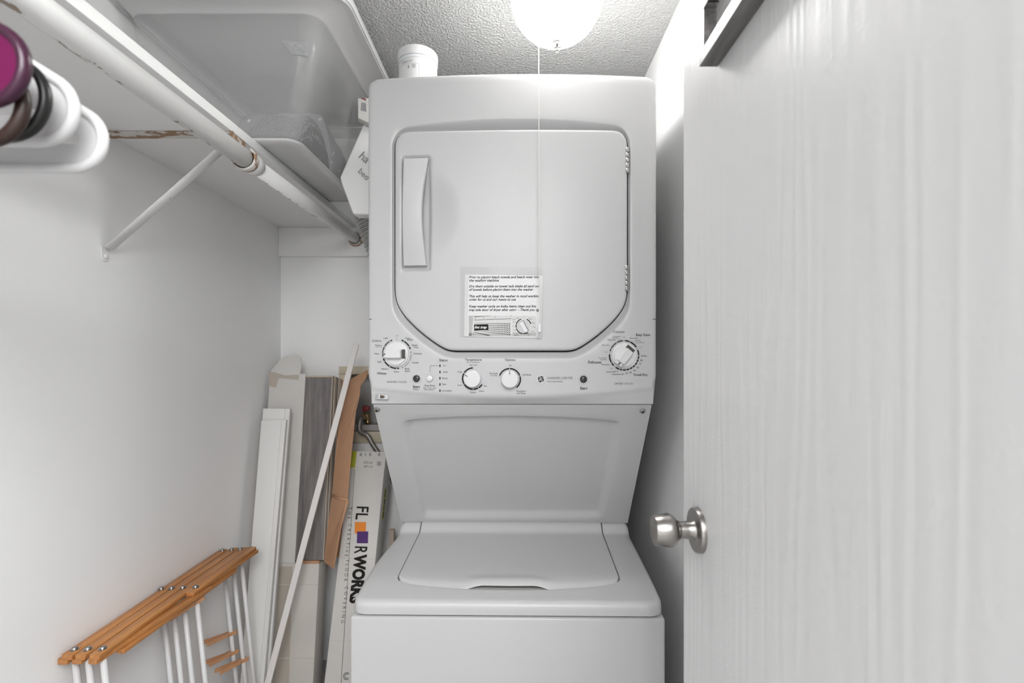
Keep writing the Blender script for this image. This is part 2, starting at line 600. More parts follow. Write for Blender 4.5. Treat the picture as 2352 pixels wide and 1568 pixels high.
def text(name, body, mtx, width, material, parent, shear=0.0, bold=0.0, height=None, lift=0.0006, spacing=1.0, label=None):
    """flat lettering, centred on the origin of mtx, scaled to the given width"""
    key = (body, shear, bold, spacing)
    if key not in TXT:
        cu = bpy.data.curves.new('txt', 'FONT')
        cu.body = body
        cu.shear = shear
        cu.offset = bold
        cu.space_character = spacing
        cu.resolution_u = 3
        ob = bpy.data.objects.new('txt', cu)
        me_ = bpy.data.meshes.new_from_object(ob)
        TXT[key] = ([v.co.copy() for v in me_.vertices], [tuple(p.vertices) for p in me_.polygons])
        bpy.data.objects.remove(ob)
        bpy.data.meshes.remove(me_)
    vs_, fs = TXT[key]
    x0 = min(v.x for v in vs_); x1 = max(v.x for v in vs_)
    y0 = min(v.y for v in vs_); y1 = max(v.y for v in vs_)
    s = width / (x1 - x0)
    sy = s if height is None else height / (y1 - y0)
    mb = MB(mtx)
    for v in vs_:
        mb.vert(((v.x - (x0 + x1) / 2) * s, (v.y - (y0 + y1) / 2) * sy, lift))
    for f in fs:
        mb.face(f)
    return mb.build(name, material, parent, label=label)


def resample(pts, n, closed=False):
    pts = [Vector(p) for p in pts]
    if closed: pts = pts + [pts[0]]
    d = [0]
    for a, b_ in zip(pts[:-1], pts[1:]): d.append(d[-1] + (b_ - a).length)
    out = []
    k = 0
    tot = d[-1]
    cnt = n if closed else n - 1
    for i in range(n):
        s = tot * i / cnt
        while k < len(d) - 2 and d[k + 1] < s: k += 1
        t = (s - d[k]) / max(d[k + 1] - d[k], 1e-9)
        out.append(pts[k].lerp(pts[k + 1], min(1, t)))
    return out


def round_poly(pts, radii, seg=8):
    """2D polygon with rounded corners"""
    out = []
    n = len(pts)
    for i in range(n):
        p = Vector(pts[i]); a = Vector(pts[i - 1]); c = Vector(pts[(i + 1) % n])
        r = radii[i] if isinstance(radii, (list, tuple)) else radii
        if r <= 0:
            out.append(p); continue
        u = (a - p).normalized(); w = (c - p).normalized()
        ang = math.acos(max(-1, min(1, u.dot(w))))
        t = min(r / math.tan(ang / 2), 0.49 * (a - p).length, 0.49 * (c - p).length)
        rr = t * math.tan(ang / 2)
        ctr = p + (u + w).normalized() * (rr / math.sin(ang / 2))
        s0 = p + u * t - ctr; s1 = p + w * t - ctr
        a0 = math.atan2(s0.y, s0.x); a1 = math.atan2(s1.y, s1.x)
        da = (a1 - a0 + PI) % (2 * PI) - PI
        for k in range(seg + 1):
            q = a0 + da * k / seg
            out.append(ctr + Vector((math.cos(q), math.sin(q))) * rr)
    return out


def sstep(t):
    t = max(0.0, min(1.0, t))
    return t * t * (3 - 2 * t)


# ------------------------------------------------------------------ the room
T = 0.1
MB().box((XL - 1.2, -2.6, -T), (XR + 1.2, YB + T, 0)).build('floor', 'floor', label='plain floor of the laundry closet', cat='floor', kind='structure')
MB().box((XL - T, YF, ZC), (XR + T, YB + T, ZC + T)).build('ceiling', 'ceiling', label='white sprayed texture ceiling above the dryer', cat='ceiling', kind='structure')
MB().box((XL - T, YF, 0), (XL, YB + T, ZC)).build('wall_left', 'wall', label='white painted wall beside the shelf and drying rack', cat='wall', kind='structure')
MB().box((XR, YF, 0), (XR + T, YB + T, ZC)).build('wall_right', 'wall', label='white painted wall between dryer and door', cat='wall', kind='structure')
# back wall with the opening of the water outlet box
OX0, OX1, OZ0, OZ1 = -0.715, -0.42, 0.905, 1.185
wb = MB()
wb.box((XL, YB, 0), (OX0, YB + T, ZC)); wb.box((OX1, YB, 0), (XR, YB + T, ZC))
wb.box((OX0, YB, 0), (OX1, YB + T, OZ0)); wb.box((OX0, YB, OZ1), (OX1, YB + T, ZC))
wb.box((OX0, YB + 0.09, OZ0), (OX1, YB + T, OZ1))
wb.build('wall_back', 'wall', label='white painted back wall of the closet', cat='wall', kind='structure')

# front wall with the doorway the camera stands in
wf = MB()
wf.box((XL - T, YF - 0.1, 0), (-0.47, YF, ZC)); wf.box((0.34, YF - 0.1, 0), (XR + T, YF, ZC))
wf.build('wall_front', 'wall', label='white front wall beside the full-height closet opening', cat='wall', kind='structure')

# cleat on the back wall under the shelf
MB().box((XL, YB - 0.02, 1.654), (-0.50, YB, 1.77)).build('trim_1', 'trim', bevel=0.002, label='white wooden cleat on back wall under the shelf', cat='cleat', kind='structure')

# ------------------------------------------------------------------ the door
DX = 0.268
DFAR = 0.789
door = empty('door_1', (DX, DFAR, 0), 'white wood-grain closet door standing open on the right', 'door', kind='structure')
MB().box((DX, 0.03, 0.012), (DX + 0.035, DFAR, 2.03)).build('door_leaf', 'door', door, bevel=0.0015, segs=1)
KZ = CAMZ - (1218 - CY) * 0.72 / FPX
kf = frame((DX, 0.722, KZ), (0, 1, 0), (0, 0, 1))
kf = Matrix.Translation((DX, 0.722, KZ)) @ Matrix.Rotation(-PI / 2, 4, 'Y')   # local z points at -x, off the door
mb = MB()
mb.lathe([(0.0325, 0), (0.0325, 0.004), (0.0318, 0.0068), (0.0312, 0.0075), (0.029, 0.0078), (0.020, 0.0062), (0.0145, 0.008), (0.0125, 0.012), (0.0125, 0.020)], 48, kf, cap0=True, cap1=False)
rose = mb.build('rose', 'brushed', door, autosmooth=0.7)
mb = MB()
mb.lathe([(0.0122, 0.018), (0.0122, 0.0285), (0.0135, 0.0295), (0.0137, 0.0305), (0.0118, 0.031), (0.0118, 0.032), (0.016, 0.0335), (0.0215, 0.038), (0.0235, 0.0425), (0.0238, 0.046), (0.0226, 0.056), (0.0208, 0.0655), (0.0203, 0.0665), (0.0195, 0.0668), (0.015, 0.0652), (0.006, 0.0632), (0.0005, 0.0628)], 48, kf)
mb.build('door_knob', 'brushed', door, autosmooth=0.7, label='satin nickel round door knob')

# ------------------------------------------------------------------ shelf, rod, bracket
SX = -0.660       # front edge of the shelf
SZ = 1.770        # its underside
sh = MB()
sh.box((XL, 0.02, SZ), (SX, YB, SZ + 0.0235))
sh.build('closet_shelf', 'shelf', bevel=0.002, segs=2, label='white painted wooden closet shelf along the left wall', cat='shelf')

RX, RZ = -0.652, 1.722
rod = empty('closet_rod', (RX, YB - 0.02, RZ), 'chipped white telescoping closet rod under the shelf', 'closet rod')
M_R1, M_R2 = 0.0225, 0.0195
mb = MB(); mb.tube([(RX, 0.02, RZ), (RX, 1.20, RZ)], M_R1, 32); mb.build('outer_tube', 'rod', rod)
mb = MB(); mb.tube([(RX, 1.17, RZ), (RX, 2.0, RZ)], M_R2, 32); mb.build('inner_tube', 'rod', rod)
mb = MB()
mb.tube([(RX, 1.196, RZ), (RX, 1.197, RZ), (RX, 1.222, RZ), (RX, 1.226, RZ), (RX, 1.236, RZ), (RX, 1.24, RZ)], [0.0245, 0.0262, 0.0262, 0.0225, 0.0222, 0.0195], 32)
mb.build('collar', 'bracket', rod)
sk = frame((RX, YB - 0.02, RZ), (1, 0, 0), (0, 0, 1))
mb = MB(); mb.lathe([(0.03, 0), (0.03, 0.003), (0.0255, 0.005), (0.0255, 0.016), (0.0225, 0.016), (0.0215, 0.006)], 32, sk, cap1=False)
mb.build('end_socket', 'rusty', rod)

BY = 1.155
br = empty('shelf_bracket', (XL, BY, 1.486), 'rusty white shelf and rod bracket on left wall', 'bracket')
mb = MB()
mb.box((XL, BY - 0.016, SZ - 0.0045), (SX + 0.004, BY + 0.016, SZ - 0.0005))
mb.build('arm', 'rusty', br, bevel=0.0006, segs=1)
# diagonal strut: channel section running from the wall foot to the rod
p0 = Vector((XL + 0.012, BY, 1.502)); p1 = Vector((RX - 0.012, BY, SZ - 0.012))
mb = MB()
mb.tube([p0, p0.lerp(p1, 0.5), p1], 0.005, 12, ry=0.0135, up=(-(p1 - p0).z, 0, (p1 - p0).x))
mb.build('strut', 'bracket', br)
mb = MB()
foot = [Vector((XL + 0.0005, BY + x, 1.486 + z)) for x, z in [(0.011 * math.cos(a), 0.011 * math.sin(a)) for a in [PI + PI * k / 10 for k in range(11)]]]
foot += [Vector((XL + 0.014, BY + 0.0105, 1.508)), Vector((XL + 0.014, BY - 0.0105, 1.508))]
foot = [Vector((XL + 0.0005, BY + 0.011 * math.cos(PI + PI * k / 10), 1.482 + 0.011 * math.sin(PI + PI * k / 10))) for k in range(11)]
mb.prism(foot + [Vector((XL + 0.0005, BY + 0.011, 1.505)), Vector((XL + 0.0005, BY - 0.011, 1.505))], (0.003, 0, 0))
mb.build('foot', 'bracket', br)
mb = MB()
mb.lathe([(0.0055, 0.003), (0.005, 0.0055), (0.003, 0.0068), (0.0008, 0.0064)], 16, Matrix.Translation((XL, BY, 1.482)) @ Matrix.Rotation(PI / 2, 4, 'Y'))
mb.build('screw', 'bracket', br)
mb = MB()
hk = [Vector((RX + 0.0265 * math.cos(a), BY + 0.03, RZ + 0.0265 * math.sin(a))) for a in [math.radians(200 + 215 * k / 24) for k in range(25)]]
mb.tube(hk, 0.0028, 10, ry=0.012, up=(0, 0, 1) if False else None)
mb.build('rod_hook', 'rusty', br)
mb = MB()
mb.box((RX - 0.028, BY - 0.01, RZ + 0.015), (RX - 0.006, BY + 0.042, SZ - 0.002))
mb.build('hook_plate', 'rusty', br, bevel=0.002, segs=1)

# ------------------------------------------------------------------ hangers


def hull(pts):
    pts = sorted(set((round(p[0], 6), round(p[1], 6)) for p in pts))
    def half(ps):
        h = []
        for p in ps:
            while len(h) >= 2 and (h[-1][0] - h[-2][0]) * (p[1] - h[-2][1]) - (h[-1][1] - h[-2][1]) * (p[0] - h[-2][0]) <= 0:
                h.pop()
            h.append(p)
        return h[:-1]
    return half(pts) + half(pts[::-1])


def hanger(y, dz, tip, r, rim, rim_mat, label, web=0.0, web_mat=None, depth=0.006, yaw=0.0, apex=-0.11):
    base = Matrix.Translation((RX, y, RZ)) @ Matrix.Rotation(yaw, 4, 'Z')
    e = empty('clothes_hanger', None, label, 'hanger', 'clothes hangers on the closet rod', mtx=base)
    pts = []
    for cx, cz, rr in ((0, apex, 0.014), (tip - r, -0.238, r), (-(tip - r), -0.238, r)):
        pts += [(cx + rr * math.cos(2 * PI * k / 48), cz + dz + rr * math.sin(2 * PI * k / 48)) for k in range(48)]
    h = resample([Vector((x, z)) for x, z in hull(pts)], 150, True)
    mb = MB(base)
    mb.tube([(p.x, 0, p.y) for p in h], rim, 12, closed=True, ry=depth, up=None)
    mb.build('hanger_frame', rim_mat, e)
    if web:
        n = len(h)
        nor = []
        for k in range(n):
            t = h[(k + 1) % n] - h[k - 1]
            nor.append(Vector((-t.y, t.x)).normalized())
        inner = [p + q * web for p, q in zip(h, nor)]
        mb = MB(base)
        rows = [[(p.x, s * 0.0018, p.y) for p in ring] for ring, s in ((h, -1), (inner, -1), (inner, 1), (h, 1), (h, -1))]
        mb.grid(rows, True)
        mb.build('hanger_web', web_mat or rim_mat, e)
    # hook over the rod
    R = 0.0285
    hk = [Vector((R * math.cos(a), 0, R * math.sin(a))) for a in [math.radians(200 - 210 * k / 20) for k in range(21)]]
    hk += [Vector((R * 0.93, 0, -0.02)), Vector((0.014, 0, -0.048)), Vector((0.002, 0, -0.068)), Vector((0, 0, apex + dz + 0.012))]
    mb = MB(base); mb.tube(hk, 0.0035, 8)
    mb.build('hook', rim_mat, e)
    return e


hanger(0.534, 0.0, 0.2035, 0.031, 0.0055, 'hanger_white', 'white plastic clothes hanger, farthest along the rod', 0.026)
hanger(0.500, 0.016, 0.2025, 0.033, 0.0055, 'hanger_white', 'white plastic clothes hanger just behind the black one', 0.026)
hanger(0.468, 0.010, 0.2045, 0.037, 0.0045, 'hanger_black', 'thin black tubular clothes hanger')
hanger(0.451, -0.004, 0.2000, 0.034, 0.0060, 'hanger_brown', 'brown tubular clothes hanger under the magenta one')
hanger(0.436, 0.0235, 0.2165, 0.034, 0.0048, 'hanger_rim_purple', 'magenta plastic clothes hanger, nearest the camera', 0.033, 'hanger_magenta')

# ------------------------------------------------------------------ stacked washer and dryer
LM = Matrix.Translation((-0.0202, 1.063, 0)) @ Matrix.Rotation(math.radians(-0.8), 4, 'Z')
LMi = LM.inverted()
unit = empty('laundry_center', None, 'white stacked washer and dryer with dials between them', 'washer dryer', mtx=LM)
EYE = LMi @ Vector((0, 0, CAMZ))
UC = 0.008                      # centre of the dryer in unit coordinates


def vf(u):                      # bowed dryer front
    return 0.094 - 0.013 * (1 - ((u - UC) / 0.34) ** 2)


def FU(px, py, surf=None):
    """unit coordinates (u, w) of the spot of the dryer front seen at a picture position"""
    surf = surf or (lambda u, w: vf(u))
    d = LMi.to_3x3() @ Vector(((px - CX) / FPX, 1, -(py - CY) / FPX))
    v = 0.09
    for _ in range(8):
        t = (v - EYE.y) / d.y
        q = EYE + d * t
        v = surf(q.x, q.z)
    return Vector((q.x, q.z))


def on_face(px, py, out=0.0, rot=0.0):
    """world frame lying on the bowed front, z axis pointing out of it"""
    q = FU(px, py)
    u = q.x
    s = 2 * 0.013 * (u - UC) / 0.34 ** 2
    x = Vector((1, s, 0)).normalized()
    nrm = Vector((s, -1, 0)).normalized()
    o_ = Vector((u, vf(u), q.y)) + nrm * out
    return LM @ frame(o_, x, (0, 0, 1)) @ Matrix.Rotation(rot, 4, 'Z')


PXM = 1.15 / FPX                # metres per picture pixel on the front

# --- dryer door outline (u, w), from the left seam clockwise over the top
left_low = [(907, 655), (908, 680), (913, 700), (923, 717), (936, 733), (955, 752), (976, 770), (998, 786), (1016, 797.5), (1028, 803), (1042, 805)]
right_low = [(2348 - x, y) for x, y in left_low]
NU = 260


def corner(cx, cy, r, a0, a1, n=10):
    return [(cx + r * math.cos(math.radians(a0 + (a1 - a0) * k / n)), cy - r * math.sin(math.radians(a0 + (a1 - a0) * k / n))) for k in range(n + 1)]


TLq = FU(907, 303); TRq = FU(1441, 303)
r_ = 0.031
top_pts = [FU(907, 655)] + [Vector((TLq.x + r_ - r_ * math.cos(a), TLq.y - r_ + r_ * math.sin(a))) for a in [PI / 2 * k / 10 for k in range(11)]]
top_pts += [Vector((TRq.x - r_ + r_ * math.sin(a), TLq.y - r_ + r_ * math.cos(a))) for a in [PI / 2 * k / 10 for k in range(11)]]
top_pts += [FU(1441, 655)]
low_pts = [FU(*p) for p in right_low] + [FU(*p) for p in reversed(left_low)]
outline = top_pts + low_pts[1:-1]
SEAM_K = FU(929, 726)           # where the seam meets the door rim
ring = resample(outline, 420, True)          # clockwise as seen from the front
# light smoothing of the hand-read curve
for _ in range(4):
    ring = [(ring[k - 1] + ring[k] * 2 + ring[(k + 1) % len(ring)]) / 4 for k in range(len(ring))]
NR = len(ring)
nrm2 = []
for k in range(NR):
    t = ring[(k + 1) % NR] - ring[k - 1]
    nrm2.append(Vector((-t.y, t.x)).normalized())   # outward for a clockwise loop
iL = min(range(NR), key=lambda k: (ring[k] - FU(931, 728)).length)
iR = min(range(NR), key=lambda k: (ring[k] - FU(1417, 728)).length)


def amounts(k):
    n = nrm2[k]; q = ring[k]
    at = sstep((n.y - 0.5) / 0.4) * max(0.0, 1 - ((q.x - UC) / 0.275) ** 2) ** 0.8
    ab = sstep(max(0.0, -n.y) * 1.4)
    wdt = 0.0075 + 0.0195 * at + 0.0135 * ab
    dep = 0.007 + 0.012 * at + 0.007 * ab
    return wdt, dep


GAP = 0.0032


def ring_rows(idx):
    rows = []
    prof = [(0, 0.05), (0, 1.0)] + [(t, 1 - sstep(t)) for t in (0.12, 0.25, 0.38, 0.5, 0.62, 0.75, 0.88, 1.0)]
    for j, (t, d) in enumerate(prof):
        row = []
        for k in idx:
            wdt, dep = amounts(k)
            p = ring[k] + nrm2[k] * (GAP + (wdt - GAP) * t)
            dl = 0.05 if j == 0 else dep * d
            row.append(Vector((p.x, vf(p.x) + dl, p.y)))
        rows.append(row)
    return rows


UL, UR, WT = UC - 0.340, UC + 0.340, 1.909
SEAMZ = 1.336


def bound_rows(pts):
    """pts: list of (u, w, nu, nw, depth) for the rolled edge"""
    rows = []
    for off, dl in ((0, 0), (0.45, 0.10), (0.78, 0.32), (0.95, 0.62), (1.0, 1.0), (1.0, 5.0)):
        row = []
        for (u, w, nu, nw, e, dd) in pts:
            row.append(Vector((u + nu * e * off, vf(u) + dd * dl, w + nw * e * off)))
        rows.append(row)
    return rows


def match(ringpts, bpts_anchor, ring_anchor, n):
    pass


def fill(mb, ringrows, brows, steps=9):
    a = ringrows[-1]; b0 = brows[0]
    mid = []
    for s in range(1, steps):
        t = s / steps
        row = []
        for p, q in zip(a, b0):
            r = p.lerp(q, t)
            r.y = vf(r.x)
            row.append(r)
        mid.append(row)
    mb.grid(ringrows + mid + brows)


def piece(anchors):
    """anchors: (ring index, boundary spec); returns matched lists"""
    idx, bp_ = [], []
    for (k0, b0), (k1, b1) in zip(anchors[:-1], anchors[1:]):
        n = (k1 - k0) % NR
        for i in range(n):
            t = i / n
            idx.append((k0 + i) % NR)
            bp_.append(tuple(x0 + (x1 - x0) * t for x0, x1 in zip(b0, b1)))
    idx.append(anchors[-1][0] % NR); bp_.append(anchors[-1][1])
    return idx, bp_


def near(u, w):
    return min(range(NR), key=lambda k: (ring[k] - Vector((u, w))).length)


rc = 0.014
kTL0 = near(TLq.x, TLq.y - r_ - 0.02); kTL1 = near(TLq.x + r_ + 0.02, TLq.y)
kTR0 = near(TRq.x - r_ - 0.02, TLq.y); kTR1 = near(TRq.x, TLq.y - r_ - 0.02)
kTM = near(UC, TLq.y)
es, ds = 0.009, 0.010          # roll of the side edges
et, dt_ = 0.020, 0.022         # roll of the top edge at its ends
em, dm = 0.010, 0.018          # and in the middle
c45 = math.sqrt(0.5)
up_anch = [
    (iL, (UL + es, SEAMZ, -1, 0, es, ds)),
    (kTL0, (UL + es, WT - et - rc, -1, 0, es, ds)),
    ((kTL0 + kTL1) // 2, (UL + es + rc * 0.29, WT - et - rc * 0.29, -c45, c45, (es + et) / 2 * 1.1, (ds + dt_) / 2)),
    (kTL1, (UL + es + rc, WT - et, 0, 1, et, dt_)),
    (kTM, (UC, WT - em, 0, 1, em, dm)),
    (kTR0, (UR - es - rc, WT - et, 0, 1, et, dt_)),
    ((kTR0 + kTR1) // 2, (UR - es - rc * 0.29, WT - et - rc * 0.29, c45, c45, (es + et) / 2 * 1.1, (ds + dt_) / 2)),
    (kTR1, (UR - es, WT - et - rc, 1, 0, es, ds)),
    (iR, (UR - es, SEAMZ, 1, 0, es, ds)),
]
idx, bpts = piece(up_anch)
# bow of the top bevel line is a parabola between ends and middle
bb = []
for (u, w, nu, nw, e, dd) in bpts:
    if nw > 0.99:
        t = 1 - ((u - UC) / 0.32) ** 2
        e = et + (em - et) * t; dd = dt_ + (dm - dt_) * t; w = WT - e
    l = math.hypot(nu, nw)
    bb.append((u, w, nu / l, nw / l, e, dd))
mb = MB(LM); mb.smooth = True
fill(mb, ring_rows(idx), bound_rows(bb))
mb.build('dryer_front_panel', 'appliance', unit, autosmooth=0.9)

# control panel below the seam
WBc, WBm, SKB = 1.1715, 1.1525, 1.134


def wbot(u):
    return WBc + (WBm - WBc) * (1 - ((u - UC) / 0.34) ** 2)


kBR = near(UC + 0.14, FU(1300, 805).y); kBL = near(UC - 0.14, FU(1040, 805).y)
SG = 0.0016
idx_r = [iR]
low_anch = [
    (iR, (UR - es, SEAMZ - SG, 1, 0, es, ds)),
    (near(*FU(1390, 755)), (UR - es, 1.20, 1, 0, es, ds)),
    (near(*FU(1370, 771)), (UR - es - 0.004, 1.18, 0.7, -0.7, es, ds)),
    (kBR, (UC + 0.20, 1.165, 0, -1, 0.01, 0.004)),
    (kBL, (UC - 0.20, 1.165, 0, -1, 0.01, 0.004)),
    (near(*FU(2348 - 1370, 771)), (UL + es + 0.004, 1.18, -0.7, -0.7, es, ds)),
    (near(*FU(2348 - 1390, 755)), (UL + es, 1.20, -1, 0, es, ds)),
    (iL, (UL + es, SEAMZ - SG, -1, 0, es, ds)),
]
idx, bpts = piece(low_anch)
bb = []
for (u, w, nu, nw, e, dd) in bpts:
    l = math.hypot(nu, nw)
    bb.append((u, w if abs(nu) > 0.99 else max(w, 0), nu / l, nw / l, e, dd))
# rolled edge: sides roll like the upper panel, the bottom turns under in a sloping chin
r0, r1, r2, r3, r4, r5 = [], [], [], [], [], []
for (u, w, nu, nw, e, dd) in bb:
    sidew = max(0.0, abs(nu))
    if nw < -0.5:
        w = wbot(u) + 0.006
        if abs(u - UC) > 0.33: w += 0.004
    r0.append(Vector((u, vf(u), w)))
    if nw > -0.3:
        for r, off, dl in ((r1, 0.5, 0.12), (r2, 0.82, 0.4), (r3, 1.0, 1.0), (r4, 1.0, 2.5), (r5, 1.0, 4.5)):
            r.append(Vector((u + nu * e * off, vf(u) + dd * dl, w)))
    else:
        ub = max(UL + 0.004, min(UR - 0.004, UC + (u - UC) * (1.012)))
        r1.append(Vector((u + nu * 0.002, vf(u) + 0.0012, w - 0.004)))
        r2.append(Vector((u + nu * 0.004, vf(u) + 0.004, w - 0.0085)))
        r3.append(Vector((ub, 0.5 * (vf(u) + 0.102) + 0.002, 0.5 * (w - 0.0085 + SKB))))
        r4.append(Vector((ub, 0.102, SKB + 0.001)))
        r5.append(Vector((ub, 0.135, SKB)))
mb = MB(LM); mb.smooth = True
r00 = [Vector((p.x - (0.003 if p.x > UC else -0.003) * (abs(p.x - UC) > 0.32), vf(p.x), p.z + 0.004)) for p in r0]
r2b = [a.lerp(b_, 0.25) for a, b_ in zip(r2, r3)]
r3b = [a.lerp(b_, 0.85) for a, b_ in zip(r3, r4)]
fill(mb, ring_rows(idx), [r00, r0, r1, r2, r2b, r3, r3b, r4, r5])
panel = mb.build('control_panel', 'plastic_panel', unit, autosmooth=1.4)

# dryer cabinet, and a near-black sheet painted as the shade in the door gap
mb = MB(LM); mb.box((UL + 0.001, 0.112, SKB + 0.002), (UR - 0.001, 0.765, WT - 0.001))
mb.build('dryer_cabinet', 'appliance', unit, bevel=0.008)
mb = MB(LM); mb.box((UL + 0.03, 0.1095, SKB + 0.05), (UR - 0.03, 0.1115, WT - 0.04))
mb.build('door_gap_shade', 'dark_gap', unit)
for ga, gb in ((UL + 0.0045, FU(912, 735).x), (FU(1436, 735).x, UR - 0.0045)):
    mb = MB(LM); mb.box((ga, 0.1, SEAMZ - 0.006), (gb, 0.108, SEAMZ + 0.004)); mb.build('seam_gasket', 'ring_mid', unit)

# --- dryer door
hx0, hy0 = FU(922, 359); hx1, hy1 = FU(990, 622)
hcx, hcy = FU(965, 490)
HR = 0.104


def dish(u, w):
    """shallow scoop beside the handle"""
    if u < hx0: return 0.0
    dd = math.hypot(u - hcx + 0.006, (w - hcy) * 0.86)
    d = 0.007 * sstep((HR - dd) / 0.075)
    inside = min(u - hx0, hx1 - u, hy0 - w, w - hy1)
    if inside > 0:
        d = max(d, 0.0) + 0.008 * sstep(inside / 0.005)
    d *= sstep((u - hx0) / 0.004)
    return d


ctr = Vector((UC, sum(p.y for p in ring) / NR))
mb = MB(LM); mb.smooth = True
rows = []
for off, dl in ((0.0, 0.03), (0.0, 0.004), (-0.0008, 0.0008), (-0.003, -0.0018), (-0.006, -0.0025)):
    rows.append([Vector(((ring[k] + nrm2[k] * off).x, vf(ring[k].x) + dl, (ring[k] + nrm2[k] * off).y)) for k in range(NR)])
inn = [ring[k] + nrm2[k] * -0.006 for k in range(NR)]
for s in range(1, 76):
    t = 1 - s / 76
    row = []
    for p in inn:
        q = ctr + (p - ctr) * t
        row.append(Vector((q.x, vf(q.x) - 0.0025 + dish(q.x, q.y), q.y)))
    rows.append(row)
mb.grid(rows, True, cap1=True)
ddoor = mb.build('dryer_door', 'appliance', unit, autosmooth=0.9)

# handle: flat strap with a hollowed right edge
mb = MB(LM); mb.smooth = False
a0 = FU(928.5, 367); a1 = FU(928, 611)
NH = 24
rows = []
for k in range(NH + 1):
    t = k / NH
    w = a0.y + (a1.y - a0.y) * t
    ul = a0.x + (a1.x - a0.x) * t
    ur = FU(984.5 - 3.5 * t, 490).x - 0.0115 * math.sin(PI * t)
    vb = vf(ul) - 0.002
    fr = vb - 0.006 - 0.012 * math.sin(PI * t)
    rows.append([Vector((ul, vb + 0.006, w)), Vector((ul, fr + 0.002, w)), Vector((ul + 0.002, fr, w)), Vector((ur - 0.0035, fr - 0.002, w)), Vector((ur - 0.0012, fr - 0.0015, w)), Vector((ur, fr + 0.001, w)), Vector((ur, fr + 0.010, w)), Vector((ur - 0.006, fr + 0.012, w))])
mb.smooth = True
mb.grid(rows, True, cap0=True, cap1=True)
mb.build('handle', 'plastic_panel', ddoor, autosmooth=0.5)
for yy in (372, 604):
    q = FU(981 if yy < 400 else 978, yy)
    mb = MB(LM); mb.box((q.x - 0.012, vf(q.x) - 0.006, q.y - 0.006), (q.x + 0.002, vf(q.x) + 0.012, q.y + 0.006))
    mb.build('handle_post', 'plastic_panel', ddoor, bevel=0.002)

# hinges
for hy in (338, 609):
    q0 = FU(1440.5 if hy < 400 else 1438.5, hy); q1 = FU(1440.5 if hy < 400 else 1438.5, hy + 60)
    mb = MB(LM)
    mb.box((q0.x - 0.0068, vf(q0.x) + 0.003, q1.y), (q0.x + 0.0055, vf(q0.x) + 0.006, q0.y))
    hg = mb.build('hinge', 'steel', unit)
    for k in range(5):
        mb = MB(LM)
        za = q0.y + (q1.y - q0.y) * k / 5; zb = q0.y + (q1.y - q0.y) * (k + 1) / 5
        mb.tube([(q0.x, vf(q0.x) + 0.0005, za - 0.0004), (q0.x, vf(q0.x) + 0.0005, zb + 0.0004)], 0.0042, 14)
        mb.build('knuckle', 'steel', hg)

# --- dials
Z4 = lambda x, y: (820 + x / 6.0316, 700 + y / 6.0316)
Z5 = lambda x, y: (1180 + x / 6.0306, 700 + y / 6.0306)
ZS = 1 / 6.031 * PXM            # zoomed pixel to metres


def annulus(mb, r0, r1, a0, a1, z, n=None, round_ends=False):
    n = n or max(6, int(abs(a1 - a0) / 4))
    rows = [[], []]
    for k in range(n + 1):
        a = math.radians(a0 + (a1 - a0) * k / n)
        rows[0].append((r0 * math.cos(a), r0 * math.sin(a), z)); rows[1].append((r1 * math.cos(a), r1 * math.sin(a), z))
    mb.grid(rows)
    if round_ends:
        rm, hw = (r0 + r1) / 2, (r1 - r0) / 2
        for a in (a0, a1):
            disc(mb, rm * math.cos(math.radians(a)), rm * math.sin(math.radians(a)), hw, z)


def disc(mb, x, y, r, z, n=14):
    mb.poly([(x + r * math.cos(2 * PI * k / n), y + r * math.sin(2 * PI * k / n), z) for k in range(n)])


